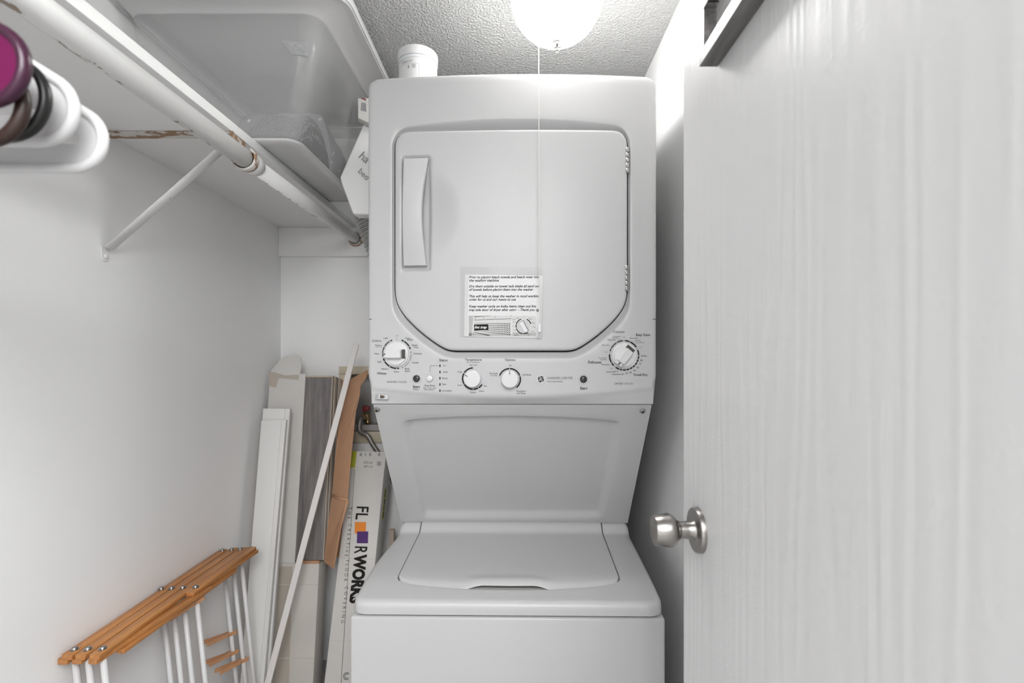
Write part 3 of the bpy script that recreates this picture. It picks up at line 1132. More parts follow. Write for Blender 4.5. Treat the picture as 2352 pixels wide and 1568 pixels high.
def dial(name, ctr_px, rmid, hw, arcs, dots, blacks, ring_span, knob_r, knob_off, label, grip=None, mark=None, ring_w=None, capname=None):
    fr = on_face(*ctr_px)
    mb = MB(fr)
    r_in, r_out = ring_w or (knob_r * 0.95, rmid + hw * 1.6)
    annulus(mb, r_in, r_out, ring_span[0], ring_span[1], 0.0005)
    e = mb.build(name, 'ring_grey', unit, label=label)
    for mname in ('ink', 'ink_mid', 'ring_mid'):
        sel = [a for a in arcs if a[2] == mname]
        for a0, a1, _ in sel:
            mb = MB(fr); annulus(mb, rmid - hw, rmid + hw, a0, a1, 0.0008, round_ends=True)
            mb.build('scale_arc', mname, e)
    for a in dots + blacks:
        mb = MB(fr); disc(mb, rmid * math.cos(math.radians(a)), rmid * math.sin(math.radians(a)), hw * 0.55, 0.0011)
        mb.build('scale_dot', 'white_dot' if a in dots else 'ink', e)
    kfm = fr @ Matrix.Translation((knob_off[0], knob_off[1], 0))
    mb = MB(kfm)
    if grip is not None:
        mb.lathe([(knob_r, 0), (knob_r, 0.0035), (knob_r * 0.985, 0.0045)], 48, cap0=False, cap1=False)
        mb.lathe([(knob_r * 0.985, 0.0045), (knob_r * 0.95, 0.0042), (knob_r * 0.90, 0.0048), (knob_r * 0.86, 0.009), (knob_r * 0.5, 0.0105), (0.0005, 0.011)], 48, cap0=False)
        mb.build('knob_disc', 'knob', e, autosmooth=0.5)
        gm = kfm @ Matrix.Rotation(math.radians(grip - 180), 4, 'Z')
        L, Hh = knob_r * 1.0, knob_r * 0.345
        mb = MB(gm)
        sec = [(-L * 0.97, 0.007, 0.95), (-L * 0.95, 0.0125, 0.98), (-L * 0.72, 0.0155, 0.98), (-L * 0.68, 0.022, 1.0), (L * 0.42, 0.0225, 1.0), (L * 0.49, 0.021, 0.95), (L * 0.52, 0.017, 0.9), (L * 0.52, 0.004, 0.9)]
        rows = []
        for x, h, s in sec:
            y = Hh * s
            rows.append([(x, -y, 0.003), (x, -y, h - 0.003), (x, -y + 0.002, h), (x, y - 0.002, h), (x, y, h - 0.003), (x, y, 0.003)])
        mb.grid(rows, True, cap0=True, cap1=True)
        mb.build('grip', 'knob', e, bevel=0.0)
        mb = MB(gm); mb.box((-L * 0.93, -0.0009, 0.0128), (-L * 0.70, 0.0009, 0.0162)); mb.build('pointer_mark', 'ink', e)
        mb = MB(gm); mb.box((L * 0.50, -Hh * 1.04, 0.0085), (L * 0.80, Hh * 1.08, 0.0104)); mb.build('grip_shade', 'knob_shade', e)  # dark patch painted as the shade at the hollow end of the grip
    else:
        mb.lathe([(knob_r, 0), (knob_r, 0.010), (knob_r * 0.97, 0.0145), (knob_r * 0.90, 0.016), (knob_r * 0.5, 0.0166), (0.0005, 0.0168)], 48, cap0=False)
        mb.build('knob_cap', 'knob', e, autosmooth=0.5)
        gm = kfm @ Matrix.Rotation(math.radians(mark), 4, 'Z')
        mb = MB(gm); mb.box((knob_r * 0.55, -0.0006, 0.0158), (knob_r * 0.94, 0.0006, 0.0168)); mb.build('pointer_mark', 'ink', e)
    return e


dial('washer_dial', Z4(553, 678), 202 * ZS, 9.5 * ZS,
     [(111, 188, 'ink_mid'), (201, 277, 'ink'), (291, 368, 'ring_mid'), (21.6, 68.5, 'ink')],
     [120, 150, 180, 211, 240, 270, 299, 329, 0, 30, 60], [90], (0, 360), 172 * ZS, (-3 * ZS, -4 * ZS),
     'white washer cycle dial pointing left', grip=180)
dial('dryer_dial', Z5(1528, 698), 203 * ZS, 9.5 * ZS,
     [(97, 162, 'ink_mid'), (178, 222, 'ink'), (236, 379, 'ink'), (36, 84, 'ink')],
     [121, 153.5, 210, 251, 264, 278, 292, 305, 318, 332, 345, 358, 67], [90, 170, 229, 27], (0, 360), 174 * ZS, (2 * ZS, 0),
     'white dryer cycle dial pointing lower left', grip=231)
dial('temperature_dial', Z4(1610, 1020), 147 * ZS, 9.5 * ZS, [(90, 328, 'ink')], [90, 149, 211, 269, 299, 328], [], (0, 360), 119 * ZS, (-6 * ZS, -2 * ZS),
     'small temperature knob', mark=150)
dial('options_dial', Z4(2115, 1030), 147 * ZS, 9.5 * ZS, [(-52, 161, 'ink')], [161, 90, 18, -52], [], (0, 360), 119 * ZS, (4 * ZS, 2 * ZS),
     'small options knob', mark=90)

# buttons, status lights, service port
for nm, q, col, r, rim in (('start_button', Z4(825, 1021), 'button_dark', 48, 72), ('rinse_button', Z4(1006, 1018), 'knob', 46, 0), ('start_button', Z5(966, 1029), 'button_dark', 49, 78)):
    fr = on_face(*q)
    mb = MB(fr); mb.lathe([(r * ZS, 0), (r * ZS, 0.003), (r * ZS * 0.85, 0.0048), (r * ZS * 0.4, 0.0056), (0.0003, 0.0058)], 28, cap0=False)
    bt = mb.build(nm, col, unit)
    if rim:
        mb = MB(fr); mb.lathe([(rim * ZS, 0.0001), (rim * ZS * 0.96, 0.0007), (rim * ZS * 0.86, 0.0006), (r * ZS * 1.05, 0.0002)], 32, cap0=False, cap1=False)
        mb.build('button_rim', 'plastic_panel', bt)
    else:
        mb = MB(fr); annulus(mb, r * ZS, r * ZS * 1.09, 0, 360, 0.0006); mb.build('button_rim', 'ring_mid', bt)
for yy in (843, 929, 1015, 1101, 1187):
    fr = on_face(*Z4(1150, yy))
    mb = MB(fr); mb.box((-7 * ZS, -18 * ZS, 0), (7 * ZS, 18 * ZS, 0.0008)); mb.build('status_light', 'ink', unit)
fr = on_face(*Z4(1010, 940))
mb = MB(fr)
mb.poly([(-1.5 * ZS, 0, .0006), (1.5 * ZS, 0, .0006), (1.5 * ZS, 85 * ZS, .0006), (-1.5 * ZS, 88 * ZS, .0006)])
mb.poly([(-1.5 * ZS, 88 * ZS, .0006), (1.5 * ZS, 85 * ZS, .0006), (14 * ZS, 97 * ZS, .0006), (13 * ZS, 100 * ZS, .0006)])
mb.poly([(13 * ZS, 100 * ZS, .0006), (14 * ZS, 97 * ZS, .0006), (114 * ZS, 97 * ZS, .0006), (114 * ZS, 100 * ZS, .0006)])
mb.build('printed_line', 'ink_mid', panel)
# tick lines by the dryer dial
fr = on_face(*Z5(1528, 698))
for a in (56, 45, 188, 195, 104, 110):
    mb = MB(fr @ Matrix.Rotation(math.radians(a), 4, 'Z')); mb.box((212 * ZS, -1.6 * ZS, 0.0004), (236 * ZS, 1.6 * ZS, 0.0007)); mb.build('printed_tick', 'ink_mid', panel)

LET = [  # (zoom frame, text, x, y, width, ink, weight)
    (4, 'Off', 554, 427, 34, 2, 0), (4, 'Light', 402, 461, 64, 1, 0), (4, 'Colors', 274, 495, 128, 1, 0.004), (4, 'Medium', 298, 559, 98, 1, 0), (4, 'Normal', 302, 582, 84, 2, -0.004),
    (4, 'Heavy', 277, 678, 72, 0, 0), (4, 'Light', 314, 790, 62, 0, 0), (4, 'Medium', 388, 886, 97, 0, 0), (4, 'Heavy', 550, 928, 72, 0, 0), (4, 'Whites', 342, 948, 134, 0, 0.01),
    (4, 'Drain', 703, 461, 66, 0, 0), (4, '& Spin', 737, 485, 80, 0, 0), (4, 'Speed', 799, 560, 77, 0, 0), (4, 'Wash', 820, 587, 65, 0, 0), (4, 'Delicates', 843, 674, 112, 0, 0),
    (4, 'Casuals', 805, 797, 96, 0, 0), (4, 'Bulky', 699, 888, 70, 0, 0), (4, 'Items', 699, 916, 70, 0, 0), (4, 'WASHER CYCLES', 548, 1066, 287, 1, -0.005),
    (4, 'Start', 824, 1132, 100, 0, 0.016), (4, 'Pause', 822, 1168, 76, 1, -0.004), (4, 'Deep Rinse', 1008, 1119, 148, 0, 0), (4, 'Select when using', 1004, 1150, 176, 1, 0),
    (4, 'Fabric Softener', 1004, 1172, 150, 1, 0), (4, 'Status', 1198, 764, 116, 0, 0.006), (4, 'On', 1210, 842, 36, 0, 0), (4, 'Wash', 1222, 929, 70, 0, 0), (4, 'Rinse', 1218, 1015, 70, 0, 0),
    (4, 'Spin', 1210, 1100, 56, 0, 0), (4, 'Lid Locked', 1242, 1187, 132, 0, 0), (4, 'Temperature', 1610, 763, 230, 0, 0.006), (4, 'All Cold Rinses', 1608, 793, 178, 1, -0.003),
    (4, 'Tap Cold', 1608, 835, 108, 0, 0), (4, 'Cold', 1424, 927, 58, 0, 0), (4, 'Cool', 1422, 1110, 56, 0, 0), (4, 'Colors', 1604, 1211, 80, 0, 0.004), (4, 'Warm', 1724, 1192, 72, 0, 0),
    (4, 'Hot', 1778, 1122, 46, 0, 0), (4, 'Options', 2122, 765, 144, 0, 0.006), (4, 'Off', 2122, 840, 38, 0, 0), (4, 'Pre-Soak', 1897, 948, 112, 0, 0), (4, '15 mins.', 1900, 977, 95, 1, -0.003),
    (5, 'Pre-Soak +', 110, 1194, 138, 0, 0), (5, '2nd Rinse', 102, 1223, 122, 0, 0), (5, '2nd Rinse', 180, 966, 122, 0, 0), (5, 'WASHER | DRYER', 638, 1017, 350, 1, -0.006),
    (5, 'Auto Load Sensing', 567, 1061, 210, 1, 0), (5, 'Start', 968, 1153, 102, 0, 0.016), (5, 'Cottons', 1455, 370, 158, 1, 0.004), (5, 'Easy Care', 1790, 418, 196, 0, 0.01),
    (5, 'Cool Down', 1430, 436, 108, 1, 0), (5, 'Less Dry', 1408, 459, 86, 1, 0), (5, 'Optimum', 1356, 485, 118, 1, 0), (5, 'Off', 1528, 450, 36, 2, 0), (5, 'More Dry', 1664, 464, 110, 0, 0),
    (5, 'Less Dry', 1722, 496, 86, 0, 0), (5, 'Cool Down', 1753, 520, 106, 0, 0), (5, 'Off', 1755, 590, 34, 2, 0), (5, 'More Dry', 1275, 560, 112, 1, 0), (5, 'Off', 1277, 652, 36, 2, 0),
    (5, '90 Min.', 1806, 708, 92, 0, 0), (5, '80', 1770, 766, 32, 0, 0), (5, '70', 1752, 817, 30, 0, 0), (5, '60', 1717, 865, 34, 0, 0), (5, '50', 1672, 909, 32, 0, 0),
    (5, '40', 1615, 935, 34, 0, 0), (5, '30', 1561, 946, 32, 0, 0), (5, 'Cool Down', 1228, 734, 108, 0, 0), (5, 'Less Dry', 1243, 760, 86, 0, 0), (5, 'Delicates', 1122, 793, 186, 0, 0.01),
    (5, 'More Dry', 1273, 829, 112, 0, 0), (5, 'Off', 1352, 881, 36, 2, 0), (5, 'Quick Fluff 10', 1366, 927, 168, 0, 0), (5, 'Dewrinkle 20', 1440, 959, 160, 0, 0),
    (5, 'Timed Dry', 1752, 972, 204, 0, 0.01), (5, 'DRYER CYCLES', 1524, 1090, 256, 1, -0.006),
]
INKS = ['ink', 'ink_mid', 'ink_light']
for z, body, x, y, w, ink, wt in LET:
    q = Z4(x, y) if z == 4 else Z5(x, y)
    text('lettering', body, on_face(*q), w * ZS, INKS[ink], panel, bold=wt)

# round black emblem with a white script monogram
fr = on_face(*Z5(375, 1029))
mb = MB(fr); mb.lathe([(52 * ZS, 0), (52 * ZS, 0.0008), (50 * ZS, 0.001), (0.0002, 0.001)], 40, cap0=False)
emb = mb.build('emblem', 'ink', unit, label='round black emblem with white script monogram')
R0 = 50 * ZS
mb = MB(fr); annulus(mb, R0 * 0.93, R0 * 1.03, 0, 360, 0.0013); mb.build('emblem_ring', 'white_dot', emb)
for a in (15, 105, 195, 285):
    mb = MB(fr @ Matrix.Rotation(math.radians(a), 4, 'Z'))
    pts = [Vector((R0 * (0.92 - 0.16 * math.sin(t * PI)), R0 * (-0.28 + 0.5 * t), 0.0013)) for t in [k / 8 for k in range(9)]]
    mb.tube(pts, R0 * 0.05, 6, ry=0.0003, up=(1, 0, 0)); mb.build('emblem_curl', 'white_dot', emb)


def script(ctrl, n=6):
    out = []
    c = [Vector((x, y, 0)) for x, y in ctrl]
    for i in range(len(c) - 1):
        p0 = c[max(i - 1, 0)]; p1 = c[i]; p2 = c[i + 1]; p3 = c[min(i + 2, len(c) - 1)]
        for k in range(n):
            t = k / n
            out.append(0.5 * ((2 * p1) + (p2 - p0) * t + (2 * p0 - 5 * p1 + 4 * p2 - p3) * t * t + (3 * p1 - p0 - 3 * p2 + p3) * t ** 3))
    return out + [c[-1]]


for ctrl in ([(-.42, .02), (-.62, .28), (-.36, .55), (-.12, .42), (-.2, .1), (-.42, .02), (-.1, .12), (-.02, .5), (-.1, .0), (-.3, -.18), (-.55, -.3), (-.55, -.52), (-.3, -.55), (-.15, -.3), (0.02, .0)],
             [(.5, .3), (.42, .52), (.2, .5), (.16, .2), (.38, .05), (.12, .0), (.05, -.35), (.3, -.58), (.58, -.42), (.5, -.2), (.3, -.25), (.32, -.4)]):
    pts = [Vector((p.x * R0, p.y * R0, 0.0014)) for p in script(ctrl)]
    mb = MB(fr); mb.tube(pts, R0 * 0.055, 6, ry=0.0003, up=(0, 0, 1) if False else None)
    mb.build('emblem_script', 'white_dot', emb)

# service socket under the left dial, on the chin of the panel
q = FU(877, 911)
sk_ = LM @ frame(Vector((q.x, 0.0935, q.y)), (1, 0.0, 0), (0, 0.25, 1))
mb = MB(sk_); mb.prism([(-0.0165, -0.0055, 0), (0.0135, -0.0065, 0), (0.0155, -0.003, 0), (0.013, 0.0045, 0), (-0.0155, 0.006, 0)], (0, 0, 0.0016))
so = mb.build('service_socket', 'plastic_panel', unit, bevel=0.0006, segs=1)
mb = MB(sk_); mb.prism([(-0.004, -0.004, 0.0014), (0.003, -0.0042, 0.0014), (0.008, -0.001, 0.0014), (0.003, 0.003, 0.0014), (-0.0045, 0.0035, 0.0014)], (0, 0, 0.0006))
mb.build('socket_opening', 'kraft_edge', so)
mb = MB(sk_); mb.box((-0.015, -0.004, 0.0014), (-0.0085, 0.0045, 0.002)); mb.build('socket_tab', 'ring_mid', so)

# --- column between washer and dryer: sloping back panel with a pressed recess
CL, CR = -0.322, 0.3385
PT = (0.1045, 1.1315); PB = (0.372, 0.763)           # (v, w) top and bottom of the slope
sl = Vector((0, PT[0] - PB[0], PT[1] - PB[1])); slen = sl.length; slu = sl.normalized()
pn = Vector((0, -slu.z, slu.y))                      # outward, towards the viewer
if pn.y > 0: pn = -pn


def PU(px, py):
    d = LMi.to_3x3() @ Vector(((px - CX) / FPX, 1, -(py - CY) / FPX))
    o_ = Vector((0, PB[0], PB[1]))
    t = (o_ - EYE).dot(pn) / d.dot(pn)
    q = EYE + d * t - o_
    return Vector((q.x, q.dot(slu)))


def PW(u, s, dep=0.0):
    return Vector((u, PB[0], PB[1])) + slu * s - pn * dep


outer = [(922, 966), (960, 961), (1040, 956), (1172, 953.5), (1300, 957), (1390, 963), (1427, 968), (1431, 990), (1412, 1080), (1391, 1180), (1382, 1191), (1370, 1193), (1172, 1193), (985, 1193), (974, 1191), (966, 1180), (943, 1080), (917, 988)]
inner = [(952, 971), (980, 966), (1050, 964), (1172, 963), (1290, 965), (1360, 967), (1396, 973), (1399, 992), (1389, 1080), (1375, 1166), (1371, 1174), (1362, 1176), (1172, 1176), (996, 1176), (982, 1174), (978, 1166), (965, 1080), (946, 992)]
rect = [(0, 1), (.07, 1), (.2, 1), (.38, 1), (.6, 1), (.8, 1), (1, 1), (1, .9), (1, .5), (1, .12), (1, 0), (.9, 0), (.5, 0), (.1, 0), (0, 0), (0, .12), (0, .5), (0, .9)]
rect = [Vector((CL + (CR - CL) * a, slen * b_)) for a, b_ in rect]


def dense(pts, m_=8, smooth=0):
    out = []
    n = len(pts)
    for i in range(n):
        for k in range(m_):
            out.append(pts[i].lerp(pts[(i + 1) % n], k / m_))
    for _ in range(smooth):
        out = [(out[k - 1] + out[k] * 2 + out[(k + 1) % len(out)]) / 4 for k in range(len(out))]
    return out


o2 = dense([PU(*p) for p in outer], 8, 6); i2 = dense([PU(*p) for p in inner], 8, 6); r2_ = dense(rect, 8)
mb = MB(LM); mb.smooth = True
rows = [[PW(p.x, p.y, 0.02) for p in r2_], [PW(p.x, p.y) for p in r2_]]
for t in (0.33, 0.66):
    rows.append([PW(a.lerp(b_, t).x, a.lerp(b_, t).y) for a, b_ in zip(r2_, o2)])
for k in range(9):
    t = k / 8
    rows.append([PW(a.lerp(b_, t).x, a.lerp(b_, t).y, 0.011 * sstep(t)) for a, b_ in zip(o2, i2)])
ci = Vector((UC, slen * 0.45))
for t in (0.3, 0.6, 0.9):
    rows.append([PW(a.lerp(ci, t).x, a.lerp(ci, t).y, 0.011) for a in i2])
mb.grid(rows, True, cap1=True)
mb.build('rear_panel', 'appliance', unit, autosmooth=0.8)
mb = MB(LM)
prof = [(PT[0] + 0.012, PT[1]), (PB[0] + 0.014, PB[1]), (PB[0] + 0.014, 0.66), (0.765, 0.66), (0.765, 1.133)]
mb.prism([(CL + 0.001, v, w) for v, w in prof], (CR - CL - 0.002, 0, 0))
mb.build('column_body', 'appliance', unit)
for px, py in ((866, 940), (1476, 943)):
    q = PU(px, py)
    fr = LM @ frame(PW(q.x, q.y), (1, 0, 0), slu)
    mb = MB(fr); mb.lathe([(0.0072, 0), (0.0072, 0.001), (0.0056, 0.0018), (0.005, 0.0042), (0.0032, 0.005), (0.0028, 0.003), (0.0004, 0.003)], 18, cap0=False)
    ps = mb.build('panel_screw', 'steel', unit, autosmooth=0.5)
    mb = MB(fr); disc(mb, 0, 0, 0.0026, 0.0034, 6); mb.build('recess_shade', 'ink', ps)  # dark disc painted in as the shade of the screw socket

# --- washer: deck, lid, cabinet
DF, DR_ = 0.7194, 0.7435


def deckz(v):
    return DF + (DR_ - DF) * max(v, 0) / 0.371 + 0.019 * sstep((v - 0.338) / 0.03) - 0.004 * sstep((0.10 - v) / 0.10)


def bow(u):
    return 0.050 + 0.026 * (u / 0.263) ** 2


HWo = 0.2625
inn_path = []
for k in range(13): inn_path.append((-HWo + 0.008 * (1 - (0.385 - (0.385 - 0.10) * k / 12 - 0.1) / 0.285) * 0 - 0.0, 0.385 - (0.385 - 0.100) * k / 12))
cr = 0.022
for k in range(1, 9):
    a = PI + PI / 2 * k / 8
    inn_path.append((-HWo + cr + cr * math.cos(a), 0.100 - 0.0 + cr * math.sin(a)))
for k in range(1, 40):
    u = -HWo + cr + (2 * HWo - 2 * cr) * k / 40
    inn_path.append((u, bow(u)))
# smooth join: front points near the corners are pulled to the bow curve
ip = [Vector(p) for p in inn_path]
ip += [Vector((-p.x, p.y)) for p in reversed(ip[:21])]
for _ in range(3):
    ip = [ip[0]] + [(ip[k - 1] + ip[k] * 2 + ip[k + 1]) / 4 for k in range(1, len(ip) - 1)] + [ip[-1]]
ip = resample(ip, 160)


def outer_pt(t):
    """outer edge of the deck: left side front-wards, front, right side"""
    pass


eo = 0.016
op = []
for k in range(25):
    v = 0.385 - (0.385 - 0.03) * k / 24
    op.append((-0.340 + (CL + 0.340) * sstep((v - 0.14) / 0.24) + eo, v, -1, 0))
for k in range(1, 9):
    a = PI + PI / 2 * k / 8
    op.append((-0.340 + eo + 0.014 + 0.014 * math.cos(a), 0.03 + 0.014 * math.sin(a), math.cos(a), math.sin(a)))
op = [(x, v, a, b_) for x, v, a, b_ in op]
lastv = op[-1][1]
front = [(-0.310 + 0.620 * k / 40, lastv, 0, -1) for k in range(1, 40)]
right = []
for k in range(25):
    v = 0.385 - (0.385 - 0.03) * k / 24
    right.append((0.340 + (CR - 0.340) * sstep((v - 0.14) / 0.24) - eo, v, 1, 0))
for k in range(1, 9):
    a = -PI / 2 * k / 8
    right.append((0.340 - eo - 0.014 + 0.014 * math.cos(a), 0.03 + 0.014 * math.sin(a), math.cos(a), math.sin(a)))
full = op + front + list(reversed(right))
# resample with normals
fv = [Vector((a, b_, 0)) for a, b_, _, _ in full]


def samp(path, vals, n):
    d = [0]
    for a, b_ in zip(path[:-1], path[1:]): d.append(d[-1] + (b_ - a).length)
    out, k = [], 0
    for i in range(n):
        s = d[-1] * i / (n - 1)
        while k < len(d) - 2 and d[k + 1] < s: k += 1
        t = (s - d[k]) / max(1e-9, d[k + 1] - d[k])
        out.append(tuple(vals[k][j] + (vals[k + 1][j] - vals[k][j]) * t for j in range(4)))
    return out


# match: rear-left, front-left corner, front-right corner, rear-right
def split_match():
    A, B = [], []
    nC = 25 + 4
    segs_o = [full[:nC + 1], full[nC:len(full) - nC], full[len(full) - nC - 1:]]
    kc = [i for i, p in enumerate(ip) if p.y < 0.086]
    k0, k1 = kc[0], kc[-1]
    segs_i = [ip[:k0 + 1], ip[k0:k1 + 1], ip[k1:]]
    for so_, si, n in zip(segs_o, segs_i, (50, 70, 50)):
        b_ = samp([Vector((x, y, 0)) for x, y, _, _ in so_], so_, n)
        a = resample(si, n)
        if A: a, b_ = a[1:], b_[1:]
        A += a; B += b_
    return A, B


A, B = split_match()
mb = MB(LM); mb.smooth = True
rows = [[Vector((p.x, p.y, deckz(p.y) - 0.05)) for p in A], [Vector((p.x, p.y, deckz(p.y) - 0.004)) for p in A]]
rows.append([Vector((p.x + (0.0012 if p.x > 0 else -0.0012) * (p.y > 0.09), p.y - 0.0012 * (p.y <= 0.09), deckz(p.y) - 0.0008)) for p in A])
st = rows[-1]
for s in range(1, 10):
    t = s / 9
    row = []
    for p, q in zip(st, B):
        x = p.x + (q[0] - p.x) * t; y = p.y + (q[1] - p.y) * t
        row.append(Vector((x, y, deckz(y) - (0.0008 if t < 0.05 else 0))))
    rows.append(row)
for off, dr in ((0.35, 0.0008), (0.65, 0.0035), (0.85, 0.007), (0.96, 0.0115), (1.0, 0.017)):
    rows.append([Vector((q[0] + q[2] * eo * off, q[1] + q[3] * eo * off, deckz(q[1]) - dr)) for q in B])
rows.append([Vector((q[0] + q[2] * eo, q[1] + q[3] * eo, 0.6885)) for q in B])
rows.append([Vector((q[0] + q[2] * (eo - 0.01), q[1] + q[3] * (eo - 0.01), 0.6875)) for q in B])
mb.grid(rows)
mb.build('washer_deck', 'appliance', unit, autosmooth=0.8)
mb = MB(LM); mb.box((-0.325, 0.02, 0.66), (0.325, 0.39, 0.6855)); mb.build('deck_gap_shade', 'dark_gap', unit)  # near-black block stands in for the shade inside the deck gaps

# lid with a curved finger lift
NUc, g = 96, 0.003


def half(v):
    h = HWo - g
    d = v - 0.080
    if d < cr:
        d = max(d, 0)
        h -= cr - math.sqrt(max(0, cr * cr - (cr - d) ** 2))
    return h


def lift(u):
    return sstep((0.125 - abs(u)) / 0.07)


rows = []
for v in [0.384, 0.370, 0.360, 0.350, 0.343, 0.335, 0.32, 0.28, 0.22, 0.17, 0.14]:
    rows.append([Vector((half(v) * (2 * k / NUc - 1), v, deckz(v) + 0.002)) for k in range(NUc + 1)])
hf = HWo - g
for f_, dz in ((0.0, 0.0020), (0.35, 0.0016), (0.6, 0.0005), (0.8, -0.0025), (0.93, -0.0065), (1.0, -0.0115), (0.96, -0.0125)):
    row = []
    for k in range(NUc + 1):
        s = 2 * k / NUc - 1
        u = hf * s
        vtop = 0.100 + 0.016 * lift(u)
        vend = bow(u) + 0.004 + 0.013 * lift(u)
        # round the two front corners
        e = max(0.0, abs(u) - (hf - cr))
        vend2 = max(vend, 0.100 - math.sqrt(max(0, cr * cr - e * e)) if e > 0 else vend)
        v = vtop + (vend2 - vtop) * f_
        z = deckz(v) + dz + (0.0095 * lift(u) * f_ if dz < 0.001 else 0)
        row.append(Vector((u, v, z)))
    rows.append(row)
mb = MB(LM); mb.smooth = True
mb.grid(rows)
# side skirts
for s in (0, -1):
    mb.grid([[r[s] for r in rows], [r[s] + Vector((0, 0, -0.012)) for r in rows]])
mb.build('washer_lid', 'appliance', unit, autosmooth=0.9)
mb = MB(LM); mb.box((-HWo + 0.004, 0.075, 0.686), (HWo - 0.004, 0.384, 0.712)); mb.build('lid_underside', 'box_grey', unit)

mb = MB(LM); mb.box((-0.341, 0.0, 0.02), (0.341, 0.765, 0.6835)); mb.build('washer_cabinet', 'appliance', unit, bevel=0.006, segs=3)
mb = MB(LM); mb.box((-0.32, 0.02, 0.0), (0.32, 0.75, 0.03)); mb.build('base', 'dark_gap', unit)

# ------------------------------------------------------------------ ceiling light and pull cord
LX, LY = 0.094, 1.14
LR = 0.109
light = empty('ceiling_light', (LX, LY, ZC), 'glowing white glass bowl ceiling light above the dryer', 'ceiling light')
mb = MB(); mb.lathe([(0.088, 0), (0.088, -0.010), (0.085, -0.012), (0.085, -0.018)], 40, Matrix.Translation((LX, LY, ZC)))
mb.build('mounting_pan', 'trim', light)
mb = MB()
cz = CAMZ + 0.836
prof = [(LR * math.cos(a), -LR * math.sin(a)) for a in [math.radians(-34 + 123.8 * k / 16) for k in range(17)]]
mb.lathe(prof, 40, Matrix.Translation((LX, LY, cz)), cap0=False, cap1=True)
mb.build('glass_bowl', 'lamp_glass', light)
mb = MB()
mb.lathe([(0.009, 0.002), (0.010, -0.002), (0.0085, -0.005), (0.0105, -0.008), (0.0105, -0.0105), (0.004, -0.014), (0.0035, -0.016), (0.0052, -0.019), (0.0052, -0.0215), (0.003, -0.0245), (0.0004, -0.025)], 24, Matrix.Translation((LX, LY, cz - LR)))
mb.build('finial', 'steel', light, autosmooth=0.6)

# the cord hangs from the bowl just clear of the dryer
c_top = P(1237, 61, 1.113)
c_bot = P(1239, 744, 1.112)
cpath = [c_top + (c_bot - c_top) * t for t in (0, .25, .5, .75, .97, 1)]
pc = empty('pull_cord', cpath[-1], 'thin white pull cord hanging in front of the dryer', 'pull cord')
mb = MB(); mb.tube(cpath, 0.0010, 8); mb.build('cord', 'cord', pc)
mb = MB()
mb.lathe([(0.0016, 0.002), (0.0026, 0.0), (0.0028, -0.010), (0.0032, -0.0125), (0.0052, -0.0165), (0.0052, -0.0178), (0.002, -0.0185), (0.0018, -0.0205), (0.0003, -0.021)], 18, Matrix.Translation(cpath[-1]))
mb.build('cord_bell', 'jar', pc)

# ------------------------------------------------------------------ laminated notice on the dryer door


def on_door(px, py, out):
    fr = on_face(px, py, 0.0025 + out)
    return fr


nfr = on_door(1156, 702, 0.0008)
s = PXM
notice = empty('laminated_notice', None, 'laminated paper notice with two photos on dryer door', 'notice', mtx=nfr)
NZ = lambda x, y: ((x - 908.8) / 7.842 * s, -(y - 800) / 7.842 * s)      # read off the zoom of the sheet


def nquad(mb, pts, z):
    mb.poly([(*NZ(x, y), z) for x, y in pts])


def nprism(mb, pts, z0, z1):
    mb.prism([(*NZ(x, y), z0) for x, y in pts], (0, 0, z1 - z0))


mb = MB(nfr); nprism(mb, [(222, 237), (1615, 268), (1590, 1385), (208, 1352)], 0.0, 0.0005); mb.build('lamination', 'laminate', notice)
mb = MB(nfr); nprism(mb, [(140, 100), (1610, 120), (1610, 1385), (130, 1360)], -0.0006, 0.0); mb.build('clear_sleeve', 'sleeve', notice)
mb = MB(nfr); nprism(mb, [(290, 255), (1555, 268), (1548, 1350), (270, 1348)], 0.0005, 0.0008); mb.build('paper_sheet', 'paper', notice)
NT = [('Prior to placing beach towels and beach wear into', 298, 1558, 297), ('the washing machine', 302, 832, 356), ('Dry them outside on towel rack shake all sand out', 298, 1562, 460),
      ('of towels before placing them into the washer', 298, 1448, 520), ('This will help us keep the washer in good working', 300, 1562, 638), ('order for us and our guests to use', 298, 1136, 697),
      ('Keep washer cycle on bulky items clean out lint', 297, 1497, 818), ('trap side door of dryer after using  - Thank you', 296, 1474, 881)]
for body, x0, x1, y in NT:
    cx_, cy_ = NZ((x0 + x1) / 2, y)
    text('lettering', body, nfr @ Matrix.Translation((cx_, cy_, 0)), (x1 - x0) / 7.842 * s, 'ink', notice, shear=0.28, bold=0.022, lift=0.0010)
mb = MB(nfr); cx_, cy_ = NZ(1522, 886)
disc(mb, cx_, cy_, 0.0036, 0.0010, 20); mb.build('smiley', 'ink_light', notice)
# left photo: the lint trap grille
mb = MB(nfr); nquad(mb, [(291, 978), (1057, 982), (1057, 1342), (291, 1340)], 0.0010); ph = mb.build('lint_trap_photo', 'photo_light', notice)
mb = MB(nfr); nquad(mb, [(291, 1290), (1057, 1300), (1057, 1342), (291, 1340)], 0.0011); mb.build('photo_band', 'photo_grey', ph)
mb = MB(nfr); nquad(mb, [(291, 978), (372, 979), (345, 1340), (291, 1340)], 0.0011); mb.build('photo_band', 'photo_grey', ph)
mb = MB(nfr); nquad(mb, [(385, 990), (740, 980), (400, 1003)], 0.0012); nquad(mb, [(385, 1055), (1057, 1030), (1057, 1037), (385, 1062)], 0.0012)
nquad(mb, [(375, 1268), (690, 1330), (640, 1340), (372, 1274)], 0.0012)
mb.build('photo_band', 'ink_mid', ph)
mb = MB(nfr)
xs = [395]
while xs[-1] < 985: xs.append(xs[-1] + 11 + 20 * (xs[-1] - 395) / 590)
